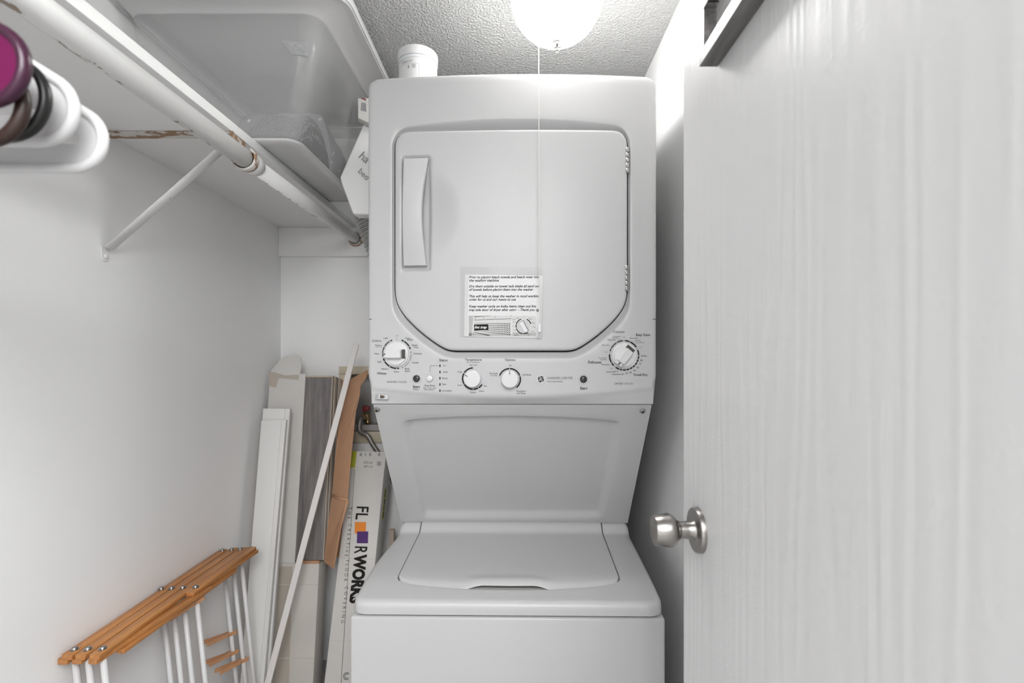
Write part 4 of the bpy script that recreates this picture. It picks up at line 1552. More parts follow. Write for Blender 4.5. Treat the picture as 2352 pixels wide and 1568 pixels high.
for r in range(6):
    for x in xs:
        t = (x - 395) / 590
        hgt = 6 + 14 * t
        y = 1115 + 15 * t * 0.8 + r * (26 + 11 * t)
        if y > 1320: continue
        w_ = (6 + 11 * t)
        nquad(mb, [(x, y - hgt * .5), (x + w_, y - hgt * .5), (x + w_ - 2, y + hgt * .5), (x - 2, y + hgt * .5)], 0.0012)
gr_ = mb.build('photo_grille', 'ink', ph); gr_['kind'] = 'stuff'
for (x, y) in ((410, 1027), (558, 1020), (763, 1004), (1050, 987), (376, 1307)):
    mb = MB(nfr); a, b_ = NZ(x, y); disc(mb, a, b_, 0.0009, 0.0013, 8); mb.build('photo_screw', 'ink', ph)
mb = MB(nfr); nquad(mb, [(388, 1137), (640, 1132), (645, 1234), (390, 1246)], 0.0014); mb.build('caption_plate', 'ink', ph)
a, b_ = NZ(506, 1192); text('lettering', 'lint trap', nfr @ Matrix.Translation((a, b_, 0)), 214 / 7.842 * s, 'white_dot', ph, shear=0.28, bold=0.012, lift=0.0016)
# right photo: the washer dial
mb = MB(nfr); nquad(mb, [(1070, 984), (1460, 984), (1497, 1020), (1495, 1342), (1070, 1342)], 0.0010); ph2 = mb.build('dial_photo', 'photo_light', notice)
mb = MB(nfr); nquad(mb, [(1070, 1282), (1495, 1282), (1495, 1342), (1070, 1342)], 0.0011); mb.build('photo_band', 'photo_grey', ph2)
dm_ = nfr @ Matrix.Translation((*NZ(1274, 1168), 0.0013))
k_ = 1 / 7.842 * s
for a0, a1 in ((110, 165), (168, 192), (198, 262), (268, 305), (18, 66)):
    mb = MB(dm_); annulus(mb, 126 * k_, 143 * k_, a0, a1, 0); mb.build('photo_arc', 'ink', ph2)
mb = MB(dm_); disc(mb, 0, 0, 112 * k_, 0.0001, 30); mb.build('photo_knob', 'ring_grey', ph2)
gmx = dm_ @ Matrix.Rotation(math.radians(-60), 4, 'Z')
mb = MB(gmx); mb.poly([(-95 * k_, -46 * k_, .0002), (118 * k_, -40 * k_, .0002), (118 * k_, 40 * k_, .0002), (-95 * k_, 46 * k_, .0002)]); mb.build('photo_grip_edge', 'ink_mid', ph2)
mb = MB(gmx); mb.poly([(-92 * k_, -44 * k_, .0004), (112 * k_, -38 * k_, .0004), (112 * k_, 28 * k_, .0004), (-88 * k_, 36 * k_, .0004)]); mb.build('photo_grip', 'paper', ph2)
for tx, x, y, w in (('Light', 1168, 1025, 46), ('Off', 1276, 998, 22), ('Colors', 1100, 1047, 54), ('Medium', 1100, 1088, 56), ('Heavy', 1092, 1168, 40), ('Light', 1117, 1241, 40), ('Medium', 1165, 1302, 58),
                    ('Drain', 1380, 1026, 44), ('& Spin', 1400, 1046, 50), ('Speed', 1440, 1100, 50), ('Wash', 1452, 1122, 40), ('Delicates', 1458, 1181, 64), ('Casuals', 1432, 1258, 60), ('Bulky', 1360, 1308, 40), ('Items', 1360, 1328, 40), ('Whites', 1136, 1332, 76)):
    a, b_ = NZ(x, y); text('lettering', tx, nfr @ Matrix.Translation((a, b_, 0)), w * k_, 'ink_mid', ph2, lift=0.0016)

# ------------------------------------------------------------------ jar on the dryer
jy = 1.285
jc = P(960, 150, jy)
jr = 45.5 * jy / FPX
jz = LM.translation.z + WT
jt = CAMZ + (CY - 128) * (jy) / FPX
jar = empty('lidded_jar', (jc.x, jy, jz), 'round white plastic jar with lid on top of dryer', 'jar')
mt = Matrix.Translation((jc.x, jy, 0))
mb = MB(); mb.lathe([(jr * .93, jz), (jr * .96, jz + .004), (jr * .96, jt - 0.034), (jr * .93, jt - 0.031)], 48, mt); mb.build('jar_body', 'jar', jar, autosmooth=.6)
mb = MB(); mb.lathe([(jr * .965, jt - 0.032), (jr * .965, jt - 0.024)], 48, mt); mb.build('lid_band', 'jar_band', jar)
mb = MB(); mb.lathe([(jr, jt - 0.024), (jr, jt - .004), (jr * .98, jt - .001), (jr * .93, jt), (.001, jt)], 48, mt); mb.build('lid', 'jar', jar, autosmooth=.6)


def jarp(ang, z, out=0.0006):
    rr = jr * .96 + out
    return Vector((jc.x + rr * math.sin(ang), jy - rr * math.cos(ang), z))


def jar_patch(name, a0, a1, z0, z1, matn, out):
    mb = MB(); mb.grid([[jarp(a0 + (a1 - a0) * k / 10, z, out) for k in range(11)] for z in (z0, z1)]); mb.build(name, matn, jar)


jz1 = jt - 0.049
jar_patch('label_border', -0.95, 0.26, jz + .01, jz1, 'label_grey', 0.0005)
jar_patch('label_paper', -0.93, 0.24, jz + .01, jz1 - .001, 'jar', 0.0008)
jar_patch('label_block', -0.10, 0.08, jz1 - .012, jz1 - .002, 'label_grey', 0.0011)
jar_patch('label_block', -0.32, -0.24, jz1 - .012, jz1 - .004, 'ring_mid', 0.0011)
ja = -0.36
tm = frame(jarp(ja, jz1 + .0055, .0012), (math.cos(ja), math.sin(ja), 0.0), (0, 0, 1))
text('lettering', 'Clean Ice', tm, 0.030, 'ink_mid', jar, shear=0.4, bold=-0.006, lift=0.0012)

# ------------------------------------------------------------------ framed sign on the door
sy1, sz0 = 0.653, 1.633
sy0, sz1 = 0.36, 1.98
fd, fw = 0.024, 0.016
sg = empty('framed_sign', (DX, (sy0 + sy1) / 2, sz0), 'dark grey framed wooden sign hung on the open door', 'sign')
xo = DX - 0.001


def bar(name, pts, parent):
    mb = MB()
    mb.prism([Vector((xo - fd, y, z)) for y, z in pts], (fd, 0, 0))
    mb.m = 1
    mb.prism([Vector((xo - fd - 0.0006, y, z)) for y, z in pts], (0.0005, 0, 0))
    mb.build(name, ['frame_grey', 'frame_face'], parent)


bar('frame_rail', [(sy1, sz0), (sy1 - fw, sz0 + fw), (sy0 + fw, sz0 + fw), (sy0, sz0)], sg)
bar('frame_rail', [(sy1, sz1), (sy1 - fw, sz1 - fw), (sy0 + fw, sz1 - fw), (sy0, sz1)], sg)
bar('frame_stile', [(sy1, sz0), (sy1 - fw, sz0 + fw), (sy1 - fw, sz1 - fw), (sy1, sz1)], sg)
bar('frame_stile', [(sy0, sz0), (sy0 + fw, sz0 + fw), (sy0 + fw, sz1 - fw), (sy0, sz1)], sg)
mb = MB(); mb.box((xo - 0.008, sy0 + fw, sz0 + fw), (xo - 0.003, sy1 - fw, sz1 - fw)); mb.build('board', 'sign_board', sg)
mb = MB(); mb.box((xo - 0.025, 0.50, 1.700), (xo - 0.0235, sy1 - 0.004, 1.707)); wd = mb.build('word_strip', 'paper', sg)
tf = frame((xo - 0.0242, 0.594, 1.752), (0, -1, 0), (0, 0, 1))
text('letter', 'WE', tf, 0.088, 'paper', sg, bold=0.02, height=0.105, lift=0.0008)
for yy in (0.63, 0.55):
    mb = MB(); mb.tube([(xo - 0.024, yy, 1.7035), (xo - 0.006, yy, 1.7035)], 0.0012, 6); mb.build('standoff_pin', 'ink', sg)

# ------------------------------------------------------------------ storage tub on the shelf
tz = SZ + 0.0245
tub = empty('storage_tub', (-0.69, 1.5, tz), 'large clear plastic storage tub with lid on the shelf', 'storage tub')


def rrect(x0, x1, y0, y1, r, z, seg=8):
    return [Vector((p.x, p.y, z)) for p in round_poly([(x0, y0), (x1, y0), (x1, y1), (x0, y1)], r, seg)]


mb = MB(); mb.smooth = True
rows = [rrect(-.934, -.554, 1.246, 1.751, .04, tz + .006), rrect(-.937, -.551, 1.243, 1.754, .042, tz + .016)]
for t in (0.25, 0.5, 0.75, 1.0):
    rows.append(rrect(-.937 - .013 * t, -.551 + .073 * t, 1.243 - .050 * t, 1.754 + .036 * t, .042, tz + .016 + (2.078 - tz - .016) * t))
mb.grid(rows, True)
mb.build('tub_body', 'tub', tub, solid=0.0022)
mb = MB(); mb.smooth = True
mb.grid([rrect(-.905, -.583, 1.275, 1.72, .03, tz + .001), rrect(-.927, -.560, 1.252, 1.745, .035, tz + .0012), rrect(-.934, -.554, 1.246, 1.751, .04, tz + .0055)], True, cap0=True)
mb.build('tub_base', 'tub_lid', tub, solid=0.0022)
mb = MB(); mb.smooth = True
mb.grid([rrect(-.950, -.479, 1.194, 1.789, .042, 2.0775), rrect(-.951, -.474, 1.190, 1.793, .045, 2.081), rrect(-.953, -.455, 1.175, 1.808, .055, 2.087), rrect(-.956, -.425, 1.153, 1.83, .06, 2.0925), rrect(-.958, -.400, 1.135, 1.848, .06, 2.094), rrect(-.9585, -.399, 1.134, 1.849, .06, 2.086)], True)
mb.build('tub_flange', 'tub_rim', tub, solid=0.0022)
mb = MB(); mb.smooth = True
mb.grid([rrect(-.960, -.396, 1.131, 1.852, .06, 2.091), rrect(-.961, -.394, 1.129, 1.854, .06, 2.095), rrect(-.961, -.394, 1.129, 1.854, .06, 2.108), rrect(-.952, -.399, 1.134, 1.849, .06, 2.112), rrect(-.93, -.42, 1.158, 1.83, .05, 2.112), rrect(-.92, -.43, 1.168, 1.82, .05, 2.105)], True, cap1=True)
mb.build('tub_lid', 'tub_lid', tub)
# warning pictogram sticker by the near corner
st0 = P(648, 96, 1.2345); st1 = P(708, 112, 1.2345)
sf = frame(P(684, 110, 1.205), (1, 0, -0.0), (0, -0.17, 1))
mb = MB(sf); mb.poly([(-.040, .017, 0), (.024, .012, 0), (.024, -.018, 0), (-.015, -.014, 0)]); sk2 = mb.build('warning_sticker', 'ring_grey', tub)
mb = MB(sf @ Matrix.Translation((.004, -.002, .0006)) @ Matrix.Diagonal((1, .75, 1, 1))); annulus(mb, .0145, .0165, 0, 360, 0); mb.build('sticker_ring', 'label_grey', sk2)
mb = MB(sf); mb.poly([(-.008, .005, .0006), (-.006, .006, .0006), (.016, -.008, .0006), (.014, -.010, .0006)]); mb.build('sticker_slash', 'label_grey', sk2)
mb = MB(sf); mb.poly([(-.006, -.004, .0007), (.004, -.003, .0007), (.008, .001, .0007), (.012, -.004, .0007), (.014, -.010, .0007), (.004, -.009, .0007)]); mb.build('sticker_figure', 'label_grey', sk2)
for k in range(3):
    mb = MB(sf); x = -.036 + .0045 * k; mb.poly([(x, .015, .0006), (x + .002, .015, .0006), (x + .018, -.011, .0006), (x + .016, -.011, .0006)]); mb.build('sticker_text_line', 'label_grey', sk2)


def cloth(name, x0, x1, y0, y1, z0, hfun, matn, label, seed):
    """crumpled folded cloth: closed lump with ridges"""
    mb = MB(); mb.smooth = True
    NX, NY = 28, 34
    topr, botr = [], []
    for i in range(NX + 1):
        a, b_ = [], []
        for j in range(NY + 1):
            u, v = i / NX, j / NY
            e = min(u, 1 - u, v, 1 - v)
            k = math.sqrt(min(1, e / 0.12))
            x = x0 + (x1 - x0) * u; y = y0 + (y1 - y0) * v
            nz_ = mnoise.noise(Vector((x * 16 + seed, y * 14, seed))) * 0.012 + mnoise.noise(Vector((x * 40, y * 36 + seed, seed))) * 0.005
            a.append(Vector((x, y, z0 + .002 + max(0.004, hfun(u, v) + nz_) * k)))
            b_.append(Vector((x, y, z0)))
        topr.append(a); botr.append(b_)
    mb.grid(topr)
    mb.grid([list(reversed(r)) for r in botr])
    for r0, r1 in ((topr[0], botr[0]), (botr[-1], topr[-1])): mb.grid([r0, r1])
    mb.grid([[r[0] for r in botr], [r[0] for r in topr]]); mb.grid([[r[-1] for r in topr], [r[-1] for r in botr]])
    return mb.build(name, matn, label=label, cat='clothing', group='clothing packed in the storage tub')


fz = tz + 0.006
cloth('folded_shirt', -.900, -.742, 1.275, 1.48, fz, lambda u, v: .105 - .055 * u + .02 * v, 'plaid_dark', 'dark plaid cloth at the left inside the clear tub', 3.1)
cloth('folded_shirt', -.738, -.574, 1.268, 1.52, fz, lambda u, v: .030 + .115 * sstep((v - .05) / .6) - .01 * u, 'plaid_mid', 'grey plaid shirt at near corner inside the clear tub', 8.4)
cloth('folded_shirt', -.900, -.574, 1.525, 1.735, fz, lambda u, v: .215 - .05 * v, 'dotted', 'pale dotted cloth at the back inside the clear tub', 5.7)

# ------------------------------------------------------------------ package and small box between tub and dryer
pg = empty('bedding_package', (-.45, 1.53, 1.68), 'white printed package wedged between tub and dryer', 'package')
pts = round_poly([(-.500, 1.682), (-.385, 1.679), (-.385, 2.02), (-.452, 1.995), (-.470, 1.955), (-.5405, 1.795), (-.535, 1.775)], [.008, .01, .01, .01, .01, .006, .006], 4)
mb = MB(); mb.prism([Vector((p.x, 1.505, p.y)) for p in pts], (0, .05, 0)); mb.build('wrapper', 'bag', pg, bevel=.008, segs=3)
tl = frame((-.470, 1.5035, 1.868), (.45, 0, -.9), (.9, 0, .45))
tl = frame(P(838, 362, 1.5035), (.75, 0, -.66), (.66, 0, .75))
text('lettering', 'ha', tl, .030, 'ring_mid', pg, lift=.0012)
tl = frame(P(836, 400, 1.5035), (.72, 0, -.69), (.69, 0, .72))
text('lettering', 'bed', tl, .036, 'ring_mid', pg, lift=.0012)
bxm = Matrix.Translation(P(838, 262, 1.475)) @ Matrix.Rotation(math.radians(-12), 4, 'Y') @ Matrix.Rotation(math.radians(14), 4, 'Z')
bx_ = empty('product_box', None, 'small white printed box above the package beside dryer', 'box', mtx=bxm)
mb = MB(bxm); mb.prism([(-.022, 0, -.010), (.045, 0, -.052), (.060, 0, .045), (-.010, 0, .050)], (0, .022, 0)); mb.build('box_body', 'carton', bx_, bevel=.001, segs=1)
mb = MB(bxm); mb.poly([(-.010, -.0006, .012), (.006, -.0006, .006), (.010, -.0006, .032), (-.003, -.0006, .036)]); mb.build('printed_panel', 'ring_mid', bx_)
mb = MB(bxm); mb.poly([(-.002, -.0006, .048), (.012, -.0006, .040), (.012, -.0006, .045), (.003, -.0006, .049)]); mb.build('printed_stripe', 'valve_red', bx_)

# ------------------------------------------------------------------ corrugated dryer duct
mb = MB(); mb.smooth = True
d0, d1, d2 = Vector((-.512, 1.70, 1.752)), Vector((-.492, 1.70, 1.65)), Vector((-.40, 1.74, 1.46))
path, rad = [], []
ND = 132
for k in range(ND + 1):
    t = k / ND
    path.append(d0 * (1 - t) ** 2 + d1 * 2 * t * (1 - t) + d2 * t * t)
    rad.append(0.048 + 0.0035 * math.cos(k * 2 * PI / 6))
mb.tube(path, rad, 32)
mb.build('vent_duct', 'duct', label='grey corrugated vent duct behind the dryer', cat='duct')

# ------------------------------------------------------------------ water outlet box with valve and hose
ob = empty('outlet_box', ((OX0 + OX1) / 2, YB, OZ0), 'cream washing machine outlet box in the back wall', 'outlet box')
w_ = 0.042
mb = MB(); mb.box((OX0 - .01, YB - .012, OZ1 - .012), (OX1, YB - .001, OZ1 + .02)); mb.build('frame_rail', 'cream', ob, bevel=.002)
mb = MB(); mb.box((OX0 - .01, YB - .012, OZ0 - .012), (OX1, YB - .001, OZ0 + .034)); mb.build('frame_rail', 'cream', ob, bevel=.002)
mb = MB(); mb.box((OX0 - .01, YB - .012, OZ0 + .0345), (OX0 + .02, YB - .001, OZ1 - .0125)); mb.build('frame_stile', 'cream', ob, bevel=.002)
mb = MB(); mb.box((OX0 + .001, YB + .080, OZ0 + .001), (OX1 - .001, YB + .088, OZ1 - .001)); mb.box((OX0 + .001, YB, OZ0 + .036), (OX1 - .001, YB + .079, OZ0 + .060)); mb.build('inner_tray', 'box_grey', ob)
vc = P(838, 958, YB - .008)
vx = vc.x
vl = empty('shutoff_valve', (vx, YB + .02, OZ0 + .06), 'brass shutoff valve with dark red handle', 'valve')
hz_ = CAMZ - (975 - CY) * YB / FPX
mb = MB(); mb.lathe([(.012, 0), (.012, .014), (.010, .016), (.010, .045)], 8, Matrix.Translation((vx + .008, YB + .005, OZ0 + .062))); mb.build('valve_body', 'brass', vl)
mb = MB(); mb.lathe([(.0155, 0), (.0155, .009), (.0135, .010), (.0135, .014), (.012, .015), (.012, .026)], 24, frame((vx - .002, YB + .012, CAMZ - (957 - CY) * YB / FPX), (1, 0, 0), (0, 0, 1)) @ Matrix.Rotation(math.radians(-12), 4, 'Y')); mb.build('coupling', 'brass', vl, autosmooth=.5)
hz2 = CAMZ - (944 - CY) * YB / FPX
mb = MB(); mb.box((vx - .012, YB - .006, hz2), (vx + .013, YB + .03, hz2 + .021)); mb.build('handle', 'valve_red', vl, bevel=.003)
hp = [Vector((vx - .006, YB - .006, CAMZ - (958 - CY) * YB / FPX)), Vector((vx - .010, YB - .03, CAMZ - (962 - CY) * YB / FPX)), Vector((vx - .008, YB - .045, CAMZ - (985 - CY) * YB / FPX)),
      P(844, 1000, 1.965), P(856, 1020, 1.965), P(868, 1038, 1.965), P(884, 1062, 1.965), P(905, 1110, 1.965)]


def spline(pts, n=8):
    out = []
    for i in range(len(pts) - 1):
        p0 = pts[max(i - 1, 0)]; p1 = pts[i]; p2 = pts[i + 1]; p3 = pts[min(i + 2, len(pts) - 1)]
        for k in range(n):
            t = k / n
            out.append(0.5 * ((2 * p1) + (p2 - p0) * t + (2 * p0 - 5 * p1 + 4 * p2 - p3) * t * t + (3 * p1 - p0 - 3 * p2 + p3) * t ** 3))
    return out + [pts[-1]]


hs = empty('supply_hose', hp[-1], 'grey braided water hose curving down from the valve', 'hose')
hsp = spline(hp)
mb = MB(); mb.tube(hsp, .0095, 16); mb.build('braided_sleeve', 'braid', hs)
for k in range(14, len(hsp) - 2, 6):
    mb = MB(); mb.tube([hsp[k], hsp[k].lerp(hsp[k + 1], .12)], .0098, 16); mb.build('red_thread', 'valve_red', hs)

# ------------------------------------------------------------------ carton of grey planks leaning on the back wall


def lean_frame(x, ybot, ytop_at, zref, dx=0.0):
    """frame of a thing leaning back on the wall: local x right, y up along the thing, z towards the viewer"""
    up = Vector((dx, ytop_at - ybot, zref))
    return frame((x, ybot, 0.0), (1, -0.0, -dx / zref), up)


# front of the carton passes y=1.90 at height 1.193 and y=1.75 at height .085
sl_ = (1.90 - 1.75) / (1.193 - 0.085)
yb0 = 1.75 - sl_ * 0.085
CF = frame((-.955, yb0, 0.0), (1, 0, 0), (0, sl_, 1))
CFi = CF.inverted()


def CP(px, py, off=0.0):
    """carton-front coordinates (x, up) of a spot seen on the plane `off` in front of the carton"""
    o_ = CF @ Vector((0, 0, off)); n_ = (CF.to_3x3() @ Vector((0, 0, 1)))
    e_ = Vector((0, 0, CAMZ)); d = Vector(((px - CX) / FPX, 1, -(py - CY) / FPX))
    t = (o_ - e_).dot(n_) / d.dot(n_)
    return CFi @ (e_ + d * t)


ct = empty('plank_carton', None, 'torn open white carton holding grey planks, left corner', 'carton', mtx=CF)
DEPTH = .085
pr = CP(742, 1300); plo = CP(728, 1540); ptop = CP(690, 858); pl = CP(617, 852)
XR_ = .232
HB = CP(700, 1293).y
mb = MB(CF); mb.box((0.004, 0.0, -DEPTH), (XR_, HB, 0)); mb.build('lower_body', 'carton_old', ct, bevel=.0025)
mb = MB(CF); mb.box((0.004, HB, -.004), (CP(688, 1100).x, ptop.y, 0)); lf = mb.build('front_flap', 'carton', ct, bevel=.001, segs=1)
fp = [CP(622, 852), CP(648, 822), CP(656, 817), CP(684, 813), CP(691, 822), CP(693, 838), CP(689, 860), CP(655, 862)]
mb = MB(CF); mb.prism([Vector((p.x, p.y, -.002)) for p in fp], (0, 0, .003)); mb.build('top_flap', 'carton', ct)
mb = MB(CF)
tp = [CP(619, 853), CP(686, 860), CP(686, 872), CP(640, 868), CP(634, 890), CP(617, 886)]
mb.poly([Vector((p.x, p.y, .0006)) for p in tp]); mb.build('tape', 'tape', ct)
mb = MB(CF); a, b_ = CP(640, 1300), CP(668, 1560)
mb.poly([Vector((p.x, p.y, .0008)) for p in (CP(642, 1300), CP(672, 1300), CP(664, 1568), CP(628, 1568))]); mb.build('tape', 'tape', ct)
for yy in (1342, 1511):
    mb = MB(CF); p = CP(700, yy); mb.box((.06, p.y - .0015, 0), (XR_, p.y + .0015, .0012)); mb.build('score_line', 'carton_old', ct)
mb = MB(CF); mb.box((.06, HB, -DEPTH), (XR_ + .055, CP(700, 868).y, -DEPTH + .004)); mb.build('back_board', 'kraft', ct)
mb = MB(CF); mb.box((CP(684, 1280).x, HB - .002, -.012), (XR_, HB + .008, .002)); mb.build('torn_edge', 'kraft', ct, bevel=.001, segs=1)


# brown right flap swung out towards the viewer
def flap(name, px_pts, matn, thick, y_of):
    mb = MB()
    pts_ = [P(x, y, yy) for x, y, yy in px_pts]
    n_ = (pts_[1] - pts_[0]).cross(pts_[-1] - pts_[0]).normalized()
    mb.prism(pts_, n_ * thick)
    return mb.build(name, matn, ct)


flap('side_flap', [(797, 887, 1.868), (826, 886, 1.79), (824, 908, 1.787), (815, 945, 1.775), (803, 1062, 1.755), (796, 1144, 1.735), (762, 1140, 1.815), (768, 1070, 1.83), (777, 985, 1.845)], 'kraft', .004, None)
flap('side_flap', [(797, 887, 1.868), (806, 870, 1.868), (842, 850, 1.80), (842, 862, 1.79), (826, 886, 1.79)], 'kraft', .004, None)
flap('side_flap', [(762, 1140, 1.815), (796, 1144, 1.735), (799, 1150, 1.73), (782, 1210, 1.715), (765, 1306, 1.70), (744, 1290, 1.785), (752, 1215, 1.80)], 'kraft', .004, None)
mb = MB(); c0, c1 = P(762, 1136, 1.815), P(799, 1147, 1.735)
mb.tube([c0 + Vector((0, -.004, 0)), c0.lerp(c1, .5) + Vector((0, -.006, -.003)), c1 + Vector((0, -.003, 0))], .004, 8); mb.build('fold', 'kraft', ct)

# the planks in it, front one whole, the rest seen as edges
pa = CP(688, 862); pb2 = CP(754, 862)
px0 = CP(680, 1080).x - .004; px1 = px0 + .122
HT = CP(720, 862).y
plank_names = ['front grey wood-grain plank in the torn carton', 'second plank from the front in the torn carton', 'third plank from the front in the torn carton', 'fourth plank from the front in the torn carton', 'rearmost plank of the stack in the torn carton']
for k in range(5):
    e = empty('floor_plank', None, plank_names[k], 'plank', 'grey planks in the carton', mtx=CF @ Matrix.Translation((px0, HB, -.006 - .0125 * k)))
    dx_ = .0035 * k + (.002 if k % 2 else 0)
    top = HT - .002 * k
    mb = MB(CF); z = -.0125 * k - .006
    mb.box((px0 + dx_, HB + .009, z - .0105), (px1 + dx_, top, z - .0012)); mb.build('core', 'plank_edge' if k != 2 else 'plank_edge_dark', e, bevel=.0008, segs=1)
    mb = MB(CF); mb.box((px0 + dx_ + .001, HB + .009, z - .0011), (px1 + dx_ - .003, top - (.006 if k == 0 else .001), z)); mb.build('wood_face', 'plank', e)

# ------------------------------------------------------------------ white trim boards in front of the carton
for nm, tl_, tr_, bl_, br_, yt, ybm, lab in (
        ('trim_board', (608, 938), (670, 939), (566, 1540), (622, 1540), 1.835, 1.685, 'rear white moulded trim board leaning in the corner, taller'),
        ('trim_board', (604, 966), (661, 964), (558, 1540), (612, 1540), 1.812, 1.662, 'front white moulded trim board leaning in the corner')):
    A0, A1, B0, B1 = P(*tl_, yt), P(*tr_, yt), P(*bl_, ybm), P(*br_, ybm)
    # carry the board on down to the floor
    k = A0.z / (A0.z - B0.z)
    B0 = A0 + (B0 - A0) * k; B1 = A1 + (B1 - A1) * (A1.z / (A1.z - B1.z))
    e = empty(nm, B0, lab, 'board', 'white trim boards')
    X = (A1 - A0).normalized(); U_ = (A0 - B0).normalized(); N_ = X.cross(U_).normalized()
    def strip(name, a, b_, thick, base=0.0):
        mb = MB()
        q = [B0.lerp(B1, a), B0.lerp(B1, b_), A0.lerp(A1, b_), A0.lerp(A1, a)]
        mb.prism([p + N_ * base for p in q], N_ * thick)
        mb.build(name, 'board', e, bevel=.0012)
    strip('board_face', 0, .80, .012)
    strip('bead', .80, .875, .010)
    strip('edge_moulding', .885, 1.0, .0145)

# ------------------------------------------------------------------ white stick across them
s0, s1 = P(819, 791, 1.845), P(621, 1548, 1.64)
k = s0.z / (s0.z - s1.z)
s1f = s0 + (s1 - s0) * (k * .998)
mb = MB(); X = Vector((.97, 0, .24)).normalized()
d = (s0 - s1f).normalized(); X = (Vector((1, 0, 0)) - d * d.x).normalized(); N_ = X.cross(d).normalized()
hw = .0105
mb.prism([s1f - X * hw, s1f + X * hw, s0 + X * hw - d * .002, s0 + X * hw * .8, s0 - X * hw * .9 + d * .004, s0 - X * hw], N_ * .006)
mb.build('wood_strip', 'stick', bevel=.001, segs=1, label='thin white strip leaning across the plank carton', cat='strip')

# ------------------------------------------------------------------ white printed carton next to it
fsl = (1.86 - 1.66) / (.886 - .145)
F0 = Vector((-.653, 1.66 - fsl * .145, 0)); FT = Vector((-.624, 1.86, .886))
FF = frame(F0, (1, 0, -.032), FT - F0)
FFi = FF.inverted()


def FP(px, py):
    o_ = FF.translation; n_ = FF.to_3x3() @ Vector((0, 0, 1))
    e_ = Vector((0, 0, CAMZ)); d = Vector(((px - CX) / FPX, 1, -(py - CY) / FPX))
    t = (o_ - e_).dot(n_) / d.dot(n_)
    return FFi @ (e_ + d * t)


fb = empty('flooring_carton', None, 'long white printed carton with orange and purple squares', 'carton', mtx=FF)
FWd = FP(882, 1085).x
FH = FP(840, 1037).y
mb = MB(FF); mb.box((0, 0, -.10), (FWd, FH, 0)); mb.build('box_body', 'carton', fb, bevel=.002)
# label folded over the upper end
lb = FP(840, 1075).y
mb = MB(FF); mb.box((FP(818, 1060).x, lb, 0), (FWd + .0006, FH + .0006, .0008)); lbl = mb.build('end_label', 'carton', fb)
mb = MB(FF); mb.box((-.0005, lb + .001, 0), (FP(817, 1060).x, FH + .0008, .0009)); mb.build('lime_band', 'lime', fb)


def ftext(body, px, py, w, h, matn, rot, bold=0.0, spacing=1.0, lift=.0012):
    q = FP(px, py)
    return text('lettering', body, FF @ Matrix.Translation((q.x, q.y, 0)) @ Matrix.Rotation(rot, 4, 'Z'), w, matn, fb, bold=bold, height=h, spacing=spacing, lift=lift)


def flen(y0, y1, x):
    return abs(FP(x, y0).y - FP(x, y1).y)


def fwid(x0, x1, y):
    return abs(FP(x0, y).x - FP(x1, y).x)


ftext('W1550', 846, 1062, fwid(836, 857, 1062), .0085, 'ink_mid', PI)
ftext('XT1689', 846, 1071, fwid(836, 857, 1071), .0075, 'ink_mid', PI)
for x0, x1 in ((826, 832), (838, 841), (848, 853), (868, 874)):
    mb = MB(FF); a, b_ = FP(x0, 1047), FP(x1, 1040); mb.poly([(a.x, a.y, .0012), (b_.x, a.y, .0012), (b_.x, b_.y, .0012), (a.x, b_.y, .0012)]); mb.build('label_bar', 'ring_mid', fb)
mb = MB(FF); a, b_ = FP(866, 1069), FP(876, 1060); mb.poly([(a.x, a.y, .0012), (b_.x, a.y, .0012), (b_.x, b_.y, .0012), (a.x, b_.y, .0012)]); mb.build('label_bar', 'ring_mid', fb)
# rule down the face
a, b_ = FP(814.5, 1078), FP(789, 1568)
mb = MB(FF); mb.poly([(b_.x - .0007, 0, .0009), (b_.x + .0007, 0, .0009), (a.x + .0007, a.y, .0009), (a.x - .0007, a.y, .0009)]); mb.build('printed_rule', 'ink_mid', fb)
R90 = -PI / 2
ftext('FL', 832, 1178, flen(1163, 1193, 832), fwid(818, 846, 1178), 'ink', R90, bold=0.012)
ftext('R', 829, 1263, flen(1254, 1271, 829), fwid(813, 842, 1263), 'ink', R90, bold=0.012)
ftext('WORKS', 823, 1328, flen(1271, 1385, 823), fwid(808, 838, 1320), 'ink', R90, bold=0.055)
for (x0, x1, y0, y1, mm, z) in ((815.5, 841, 1198.5, 1225, 'orange', .0012), (820.5, 846, 1220, 1247, 'purple', .0016)):
    mb = MB(FF); q = [FP(x0, y0), FP(x1, y0), FP(x1 - .8, y1), FP(x0 - .8, y1)]
    mb.prism([Vector((p.x, p.y, z - .0008)) for p in q], (0, 0, .0008)); mb.build('printed_square', mm, fb)
for k, (wd_, y0, y1) in enumerate((('THE', 1164, 1191), ('CREATIVE', 1203, 1277), ('FLOOR', 1286, 1334), ('COVERING', 1346, 1430))):
    t = ((y0 + y1) / 2 - 1164) / 266
    ftext(wd_, 804.5 - 15 * t, (y0 + y1) / 2, flen(y0, y1, 800), .0115, 'ink_mid', R90, spacing=1.9)
q = FP(796, 1552)
mb = MB(FF @ Matrix.Translation((q.x, q.y, .001))); annulus(mb, .009, .011, 40, 320, 0); annulus(mb, .005, .0065, 40, 320, 0); mb.build('printed_curl', 'ink_mid', fb)
mb = MB(FF); q0 = FP(800, 1282)
mb.box((0, q0.y - .001, 0), (FWd, q0.y + .001, .0007)); mb.build('score_line', 'carton_old', fb)
mb = MB(FF); q0 = FP(790, 1472)
mb.box((0, q0.y - .001, 0), (FWd, q0.y + .001, .0007)); mb.build('score_line', 'carton_old', fb)
